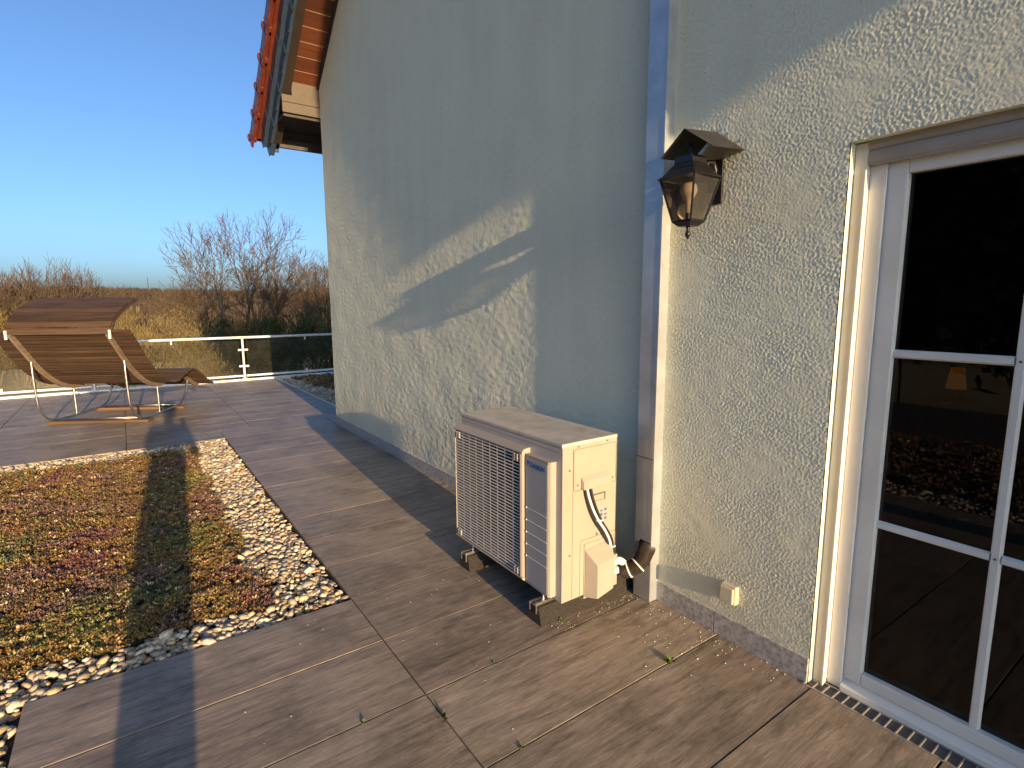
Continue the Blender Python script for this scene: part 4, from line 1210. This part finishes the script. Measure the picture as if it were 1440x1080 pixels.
# ================================================================== TREES
def branch_tree(seed, h, r0, depth=6, spread=0.5, up=0.25, stems=1, lean=(0,0), first=0.25, nchild=(2,3), fine=0.006, seglen=1.0, lenratio=0.74, startr=None):
    R = random.Random(seed)
    segs = []
    def grow(p, d, L, r, lv):
        n = 3 if lv < 3 else 2
        for i in range(n):
            d = (d + Vector((R.gauss(0,.13), R.gauss(0,.13), R.gauss(0,.08)+up*0.10))).normalized()
            q = p + d*(L/n)
            rq = r*(1-0.30/n*(1 if lv else 1.0))
            segs.append((p.copy(), q.copy(), r, rq, lv))
            p, r = q, rq
            if lv >= 1 and lv < depth and R.random() < 0.75 and i < n-1:
                a = R.uniform(0, 2*pi)
                ax = d.orthogonal().normalized(); ay = d.cross(ax)
                nd = (d*cos(spread*1.2) + (ax*cos(a)+ay*sin(a))*sin(spread*1.2)).normalized()
                grow(p, nd, L*lenratio*R.uniform(.6,.95), max(fine, r*0.55), lv+1)
        if lv < depth:
            k = R.randint(*nchild)
            a0 = R.uniform(0, 2*pi)
            for j in range(k):
                a = a0 + 2*pi*j/k + R.uniform(-.5,.5)
                ax = d.orthogonal().normalized(); ay = d.cross(ax)
                s = spread*R.uniform(0.55,1.25)
                nd = (d*cos(s) + (ax*cos(a)+ay*sin(a))*sin(s)); nd.z += up*0.5; nd.normalize()
                grow(p, nd, L*lenratio*R.uniform(.8,1.15), max(fine, r*(0.78 if j == 0 else 0.6)), lv+1)
    for s in range(stems):
        a = 2*pi*s/max(1,stems) + R.uniform(-.4,.4)
        t = 0.0 if stems == 1 else R.uniform(.12,.4)
        d = Vector((cos(a)*t+lean[0], sin(a)*t+lean[1], 1)).normalized()
        grow(Vector((cos(a)*.15*(stems>1), sin(a)*.15*(stems>1), 0)), d, h*first*R.uniform(.85,1.1), r0*(1 if stems==1 else R.uniform(.7,1)), 0)
    top = max(s[1].z for s in segs); k = h/top
    segs = [(a*k, b*k, r*1.0, q*1.0, lv) for a, b, r, q, lv in segs]
    return segs
def segs_mesh(name, segs, mat, n=4):
    N = len(segs)
    A_ = np.array([s[0] for s in segs]); B_ = np.array([s[1] for s in segs])
    ra = np.array([s[2] for s in segs]); rb = np.array([s[3] for s in segs])
    T = B_-A_; T /= np.linalg.norm(T, axis=1)[:, None]+1e-9
    ref = np.where(np.abs(T[:, 2:3]) < .9, np.array([[0,0,1.]]), np.array([[1.,0,0]]))
    X = np.cross(T, ref); X /= np.linalg.norm(X, axis=1)[:, None]; Y = np.cross(T, X)
    V = np.empty((N, 2*n, 3))
    for k in range(n):
        c, s = cos(2*pi*k/n), sin(2*pi*k/n)
        o = X*c + Y*s
        V[:, k] = A_ + o*ra[:, None]; V[:, n+k] = B_ + o*rb[:, None]
    F = []
    for k in range(n):
        F.append([k, (k+1) % n, n+(k+1) % n, n+k])
    F = (np.arange(N)[:, None, None]*2*n + np.array(F)[None]).reshape(-1, 4)
    return np_mesh(name, V.reshape(-1,3), F, mat, n > 3)
def bare_tree(name, x, y, z, label, group, seed, h, r0, tm='bark', wm='twig', split=3, **k):
    root = empty(name, (x, y, z), label, 'tree', group)
    segs = branch_tree(seed, h, r0, **k)
    lo = [s for s in segs if s[4] < split]; hi = [s for s in segs if s[4] >= split]
    link(bpy.data.objects.new('trunk', segs_mesh('trunk', lo, M[tm], 6)), root)
    link(bpy.data.objects.new('crown', segs_mesh('crown', hi, M[wm], 3)), root)
    return root
GT = 'bare trees beyond the railing'
bare_tree('bare_tree', -32.5, 3.6, -3.7, 'tall bare spreading tree, left of the two big trunks beyond the railing', GT, 11, 10.3, 0.17, depth=6, spread=0.48, up=0.30, first=0.24, stems=2, fine=0.011)
bare_tree('bare_tree', -34.3, 4.9, -3.7, 'tall bare tree with a straight trunk, right of the two big trunks beyond the railing', GT, 23, 10.2, 0.21, depth=6, spread=0.46, up=0.30, first=0.30, fine=0.011)
bare_tree('bare_tree', -36.8, 2.1, -3.7, 'slim dark bare tree standing left of the big spreading tree', GT, 5, 8.6, 0.13, tm='barkdark', wm='bark', depth=6, spread=0.5, up=0.2, first=0.27, fine=0.010)
bare_tree('bare_tree', -37.5, 8.9, -3.7, 'bare many stemmed tree half hidden by the house corner', GT, 31, 8.9, 0.12, depth=5, spread=0.42, up=0.3, stems=4, first=0.3, fine=0.010)
bare_tree('bare_tree', -40.7, 8.2, -3.7, 'lower bare tree between the big trunks and the house corner', GT, 44, 8.2, 0.12, depth=6, spread=0.5, up=0.2, first=0.25, fine=0.010)
LG = 'bare thicket trees at the left'
for i, (x, y, h, lab, st, tmn) in enumerate((
    (-47.5, -9.0, 8.7, 'bare bushy tree cut by the left edge of the picture', 4, 'twig'),
    (-49.6, -7.7, 8.7, 'bare bushy tree rising behind the left end of the lounger hood', 5, 'twig'),
    (-46.8, -6.1, 8.3, 'bare many stemmed tree right above the middle of the lounger hood', 6, 'twig'),
    (-49.9, -4.9, 8.3, 'bare upright tree above the right half of the lounger hood', 6, 'twig'),
    (-54.0, -3.9, 7.4, 'lowest bare tree at the right end of the left thicket', 6, 'twig'))):
    bare_tree('bare_tree', x, y, -3.8, lab, LG, 60+i*7, h, 0.10, tm='bark', wm=tmn, depth=5, spread=0.33, up=0.35, stems=st, first=0.30, fine=0.012, split=2)

def leaf_shrub(name, x, y, z, w, h, label, group, seed, mat, n=9000, ls=(0.05,0.12), stems=5, thin=0.30, cat='shrub', shape=1.0, stem_mat='bark', upw=0.6):
    R = np.random.RandomState(seed)
    root = empty(name, (x, y, z), label, cat, group)
    # clumps
    nc = 60
    cl = []
    while len(cl) < nc:
        p = R.uniform(-1, 1, 3)
        if np.linalg.norm(p) > 1: continue
        cl.append(p)
    cl = np.array(cl); cs = R.uniform(0.14, 0.32, nc)
    idx = R.randint(0, nc, n)
    g = R.normal(0, 1, (n, 3))
    P = cl[idx] + g*cs[idx][:, None]*0.55
    P = P*np.array([w/2, w/2, h*0.38]) + np.array([0, 0, h*0.58])
    P[:, 2] = np.clip(P[:, 2], 0.05, h*1.05)
    D = R.normal(0, 1, (n, 3)); D[:, 2] += upw*1.5; D /= np.linalg.norm(D, axis=1)[:, None]
    S = np.cross(D, R.normal(0, 1, (n, 3))); S /= np.linalg.norm(S, axis=1)[:, None]+1e-9
    ln = R.uniform(ls[0], ls[1], n)[:, None]
    V = np.stack([P, P + D*ln*0.5 + S*ln*thin*0.5, P + D*ln, P + D*ln*0.5 - S*ln*thin*0.5], 1).reshape(-1, 3)
    F = np.arange(len(V)).reshape(-1, 4)
    link(bpy.data.objects.new('foliage', np_mesh('foliage', V, F, M[mat])), root)
    segs = branch_tree(seed, h*0.9, 0.05, depth=3, spread=0.4, up=0.3, stems=stems, first=0.4, fine=0.008)
    link(bpy.data.objects.new('stem', segs_mesh('stem', segs, M[stem_mat], 4)), root)
    return root
leaf_shrub('twiggy_shrub', -26.9, -0.25, -3.7, 3.0, 4.9, 'golden twiggy bush behind the lounger and the railing', 'shrubs below the terrace', 3, 'gold', 10000, (0.15,0.34), 6, 0.06, upw=1.2, stem_mat='gold')
leaf_shrub('twiggy_shrub', -37.0, -2.4, -3.8, 3.4, 5.0, 'paler reedy bush just right of the lounger hood', 'shrubs below the terrace', 8, 'gold', 6000, (0.25,0.55), 8, 0.05, upw=2.0, stem_mat='gold')
leaf_shrub('sapling', -15.9, -0.05, -3.7, 0.75, 4.1, 'slim golden sapling seen through the railing glass', 'shrubs below the terrace', 9, 'gold', 2600, (0.10,0.25), 3, 0.07, upw=1.5, stem_mat='gold', cat='sapling')
leaf_shrub('evergreen_shrub', -31.5, 2.2, -3.7, 3.4, 4.6, 'dark evergreen bush at the foot of the slim dark tree', 'shrubs below the terrace', 12, 'evergreen', 9000, (0.10,0.22), 4, 0.35, stem_mat='barkdark')
leaf_shrub('evergreen_shrub', -30.6, 4.2, -3.7, 3.4, 4.5, 'dark evergreen bush below the two big bare trunks', 'shrubs below the terrace', 13, 'evergreen', 9000, (0.10,0.22), 4, 0.35, stem_mat='barkdark')
leaf_shrub('evergreen_shrub', -30.2, 6.4, -3.7, 3.8, 5.1, 'olive green evergreen bush right of the big bare trunks', 'shrubs below the terrace', 14, 'evergreen', 9000, (0.10,0.22), 4, 0.35, stem_mat='barkdark')
leaf_shrub('evergreen_shrub', -28.0, 8.2, -3.7, 3.8, 5.0, 'dark evergreen bush next to the house corner', 'shrubs below the terrace', 15, 'evergreen', 8000, (0.10,0.22), 4, 0.35, stem_mat='barkdark')
for i, (x, y, w, h, lab) in enumerate((
    (-47.0, -10.2, 5.0, 6.6, 'olive brown thicket at the far left edge'),
    (-46.0, -7.6, 4.6, 5.4, 'olive brown thicket behind the left end of the lounger'),
    (-47.5, -5.2, 4.6, 4.8, 'olive brown thicket behind the middle of the lounger hood'),
    (-50.0, -2.9, 4.6, 4.6, 'olive brown thicket behind the right end of the lounger hood'))):
    leaf_shrub('thicket', x, y, -3.9, w, h, lab, 'thickets at the left', 70+i, 'olive', 9000, (0.20,0.48), 8, 0.07, upw=1.0)

# far wood: thousands of bare crowns on the slopes, one mass
def far_wood():
    R = np.random.RandomState(5)
    Vs = []; 
    cnt = 0
    for i in range(11000):
        u_ = R.rand()
        d_ = 62*(920/62)**(u_**0.85)
        a = R.uniform(-0.32, 0.42) if d_ < 300 else R.uniform(-0.5, 0.6)
        x = -d_*cos(a); y = d_*sin(a)
        z = terrain_h(x, y)
        hgt = R.uniform(4.5, 8.5) * (0.75 if d_ < 120 else 1.0)
        wd = hgt*R.uniform(0.26, 0.40)
        n = 46 if d_ < 200 else 22
        w = 0.05 + d_*0.00085
        th_ = R.uniform(0, 2*pi, n); rr_ = wd*np.sqrt(R.rand(n)); hh = hgt*R.uniform(0.15, 0.55, n)
        b = np.stack([x + rr_*0.5*np.cos(th_), y + rr_*0.5*np.sin(th_), z + hh], 1)
        t = np.stack([x + rr_*np.cos(th_), y + rr_*np.sin(th_), z + hgt*R.uniform(0.55, 1.0, n)], 1)
        sdir = R.uniform(0, 2*pi, n)
        s = np.stack([np.cos(sdir), np.sin(sdir), np.zeros(n)], 1)*w
        Vs.append(np.stack([b-s, b+s, t], 1).reshape(-1, 3))
        k = np.array([[x-w, y-w, z], [x+w, y+w, z], [x, y, z+hgt*.8]])
        Vs.append(k)
    V = np.vstack(Vs); F = np.arange(len(V)).reshape(-1, 3)
    o = link(bpy.data.objects.new('far_wood', np_mesh('far_wood', V, F, M['wood'])))
    tag(o, 'brown bare wood covering the slopes to the horizon', 'wood', kind='stuff')
far_wood()
mast = empty('radio_mast', (-899.5, 29.2, 15), 'thin radio mast on the wooded horizon', 'mast')
MB().tube([(0,0,0),(0,0,25)], [0.5, 0.25], 6).obj('mast_pole', M['wood'], mast)
# unseen conifers added behind the viewer to give the door glass a dark reflection
for i in range(6):
    x = -14 + 4.4*i; y = -24 - 1.5*(i % 2)
    leaf_shrub('reflection_conifer', x, y, -3.7, 6.5, 15, ('first','second','third','fourth','fifth','sixth')[i] + ' tall dark tree added in a row behind the viewer to darken the door glass, counted from the left', 'evergreens added behind the viewer', 90+i, 'evergreen', 7000, (0.5,1.0), 1, 0.5, cat='tree', stem_mat='barkdark')

# ================================================================== PHOTOGRAPHER (only the shadow is in view)
def person():
    F_ = Vector((-0.817, 0.576, 0)); ang = math.atan2(F_.y, F_.x)
    base = Vector((0.30, -2.165, 0))
    # name, x fwd, y left, z, radius x, radius y
    J = [('pelvis',0,0,0.95,.14,.16),('waist',0,0,1.08,.14,.165),('chest',0.0,0,1.27,.15,.185),('neckb',0,0,1.45,.062,.075),('neck',0.015,0,1.50,.052,.054),
         ('head0',0.025,0,1.56,.075,.065),('head1',0.02,0,1.66,.112,.088),('head2',0.015,0,1.74,.085,.07),
         ('shL',0,.175,1.39,.062,.062),('elL',.08,.235,1.14,.048,.048),('wrL',.275,.075,1.225,.027,.027),
         ('shR',0,-.175,1.39,.062,.062),('elR',.08,-.235,1.14,.048,.048),('wrR',.275,-.045,1.225,.027,.027),
         ('hipL',0,.075,.88,.10,.10),('knL',.02,.068,.48,.078,.078),('anL',.04,.065,.09,.058,.058),('toeL',.15,.085,.035,.035,.04),
         ('hipR',0,-.075,.88,.10,.10),('knR',-.02,-.068,.48,.078,.078),('anR',-.04,-.065,.09,.058,.058),('toeR',.15,-.085,.035,.035,.04)]
    E = [('pelvis','waist'),('waist','chest'),('chest','neckb'),('neckb','neck'),('neck','head0'),('head0','head1'),('head1','head2'),
         ('chest','shL'),('shL','elL'),('elL','wrL'),('chest','shR'),('shR','elR'),('elR','wrR'),
         ('pelvis','hipL'),('hipL','knL'),('knL','anL'),('anL','toeL'),('pelvis','hipR'),('hipR','knR'),('knR','anR'),('anR','toeR')]
    # hands: palm and five fingers each, closed round the phone's long edges
    for s, sd in (('L', 1), ('R', -1)):
        wy = .068 if sd > 0 else -.034
        J.append(('palm'+s, .318, wy, 1.288, .014, .03)); E.append(('wr'+s, 'palm'+s))
        for i, (dz, ln) in enumerate(((.026,.036),(.009,.042),(-.008,.038),(-.025,.028))):
            a, b, c_ = 'f%s%da'%(s,i), 'f%s%db'%(s,i), 'f%s%dc'%(s,i)
            J += [(a,.336,wy+sd*.004,1.292+dz,.0085,.0085),(b,.350,wy-sd*.006,1.294+dz,.008,.008),(c_,.350,wy-sd*(.006+ln*.6),1.295+dz,.0075,.0075)]
            E += [('palm'+s,a),(a,b),(b,c_)]
        J += [('t'+s+'a',.316,wy-sd*.012,1.325,.009,.009),('t'+s+'b',.320,wy-sd*.026,1.338,.008,.008)]
        E += [('palm'+s,'t'+s+'a'),('t'+s+'a','t'+s+'b')]
    ids = {j[0]: i for i, j in enumerate(J)}
    me = bpy.data.meshes.new('person')
    me.from_pydata([j[1:4] for j in J], [(ids[a], ids[b]) for a, b in E], [])
    o = bpy.data.objects.new('person', me); link(o)
    md = o.modifiers.new('skin', 'SKIN')
    md.use_smooth_shade = True; md.branch_smoothing = 0.4
    o.modifiers.new('sub', 'SUBSURF').levels = 2
    o.modifiers['sub'].render_levels = 2
    for i, j in enumerate(J):
        sv = me.skin_vertices[0].data[i]
        sv.radius = (j[5], j[4]) if j[0] not in () else (j[4], j[5])
        sv.use_root = (i == 0)
    dg = bpy.context.evaluated_depsgraph_get()
    nm = bpy.data.meshes.new_from_object(o.evaluated_get(dg))
    o.modifiers.clear(); o.data = nm; nm.shade_smooth()
    # clothing by region of the one body mesh
    mats = [simple('dark_blue_jacket', (0.03,0.045,0.08), 0.85, scale=40, bstr=0.3, bscale=300), simple('dark_trousers', (0.03,0.03,0.034), 0.9, scale=40),
            simple('skin', (0.5,0.32,0.24), 0.55), simple('dark_shoes', (0.02,0.02,0.02), 0.5)]
    nm.materials.clear()
    for m in mats: nm.materials.append(m)
    for p in nm.polygons:
        c = p.center
        if c.z > 1.475 or (c.x > 0.272 and c.z > 1.18): k = 2
        elif c.z < 0.10: k = 3
        elif c.z < 0.93: k = 1
        else: k = 0
        p.material_index = k
    o.location = base; o.rotation_euler = (0, 0, ang)
    tag(o, 'person in dark clothes holding up a phone, seen only by the long shadow', 'person')
    hair = MB()
    V, F = ico(2)
    V = V*np.array([.108,.088,.10]) + np.array([.005,0,1.672])
    keep = [f for f in F.tolist() if not (np.mean([V[i][0] for i in f]) > 0.045 and np.mean([V[i][2] for i in f]) < 1.70) and np.mean([V[i][2] for i in f]) > 1.60]
    hair.add(V.tolist(), keep)
    hair.obj('hair', simple('brown_hair', (0.05,0.03,0.02), 0.6, scale=60, bstr=.4, bscale=300), o, smooth=True)
    face = simple('face_detail', (0.2,0.1,0.08), 0.5)
    MB().lathe([(0.004,0),(0.013,0.012),(0.012,0.03),(0.004,0.05)], (0.112, 0, 1.60), 10).obj('nose', mats[2], o, smooth=True)
    MB().box(0.098, 0.108, -0.022, 0.022, 1.572, 1.580).obj('mouth', face, o, bevel=0.003)
    for s in (-1, 1):
        MB().lathe([(0.003,-.006),(0.011,0),(0.003,.006)], (0.104, s*0.032, 1.645), 10).obj('eye', simple('eye', (0.3,0.3,0.3), 0.2), o, smooth=True)
        MB().lathe([(0.008,-.03),(0.02,0),(0.012,.03)], (0.015, s*0.083, 1.635), 10).obj('ear', mats[2], o, smooth=True)
    # phone just behind the camera point, its back towards the house
    ph = MB().box(-0.004, 0.004, -0.0375, 0.0375, -0.125, 0.022).obj('phone', simple('black_phone', (0.02,0.02,0.022), 0.25), None, bevel=0.003)
    ph.location = Vector((0, -1.9825, 1.412)) - F_*0.016 - Vector((0,0,0.0))
    ph.rotation_euler = (0, 0, ang)
    tag(ph, 'black phone held upright in front of the photographer', 'phone')
person()
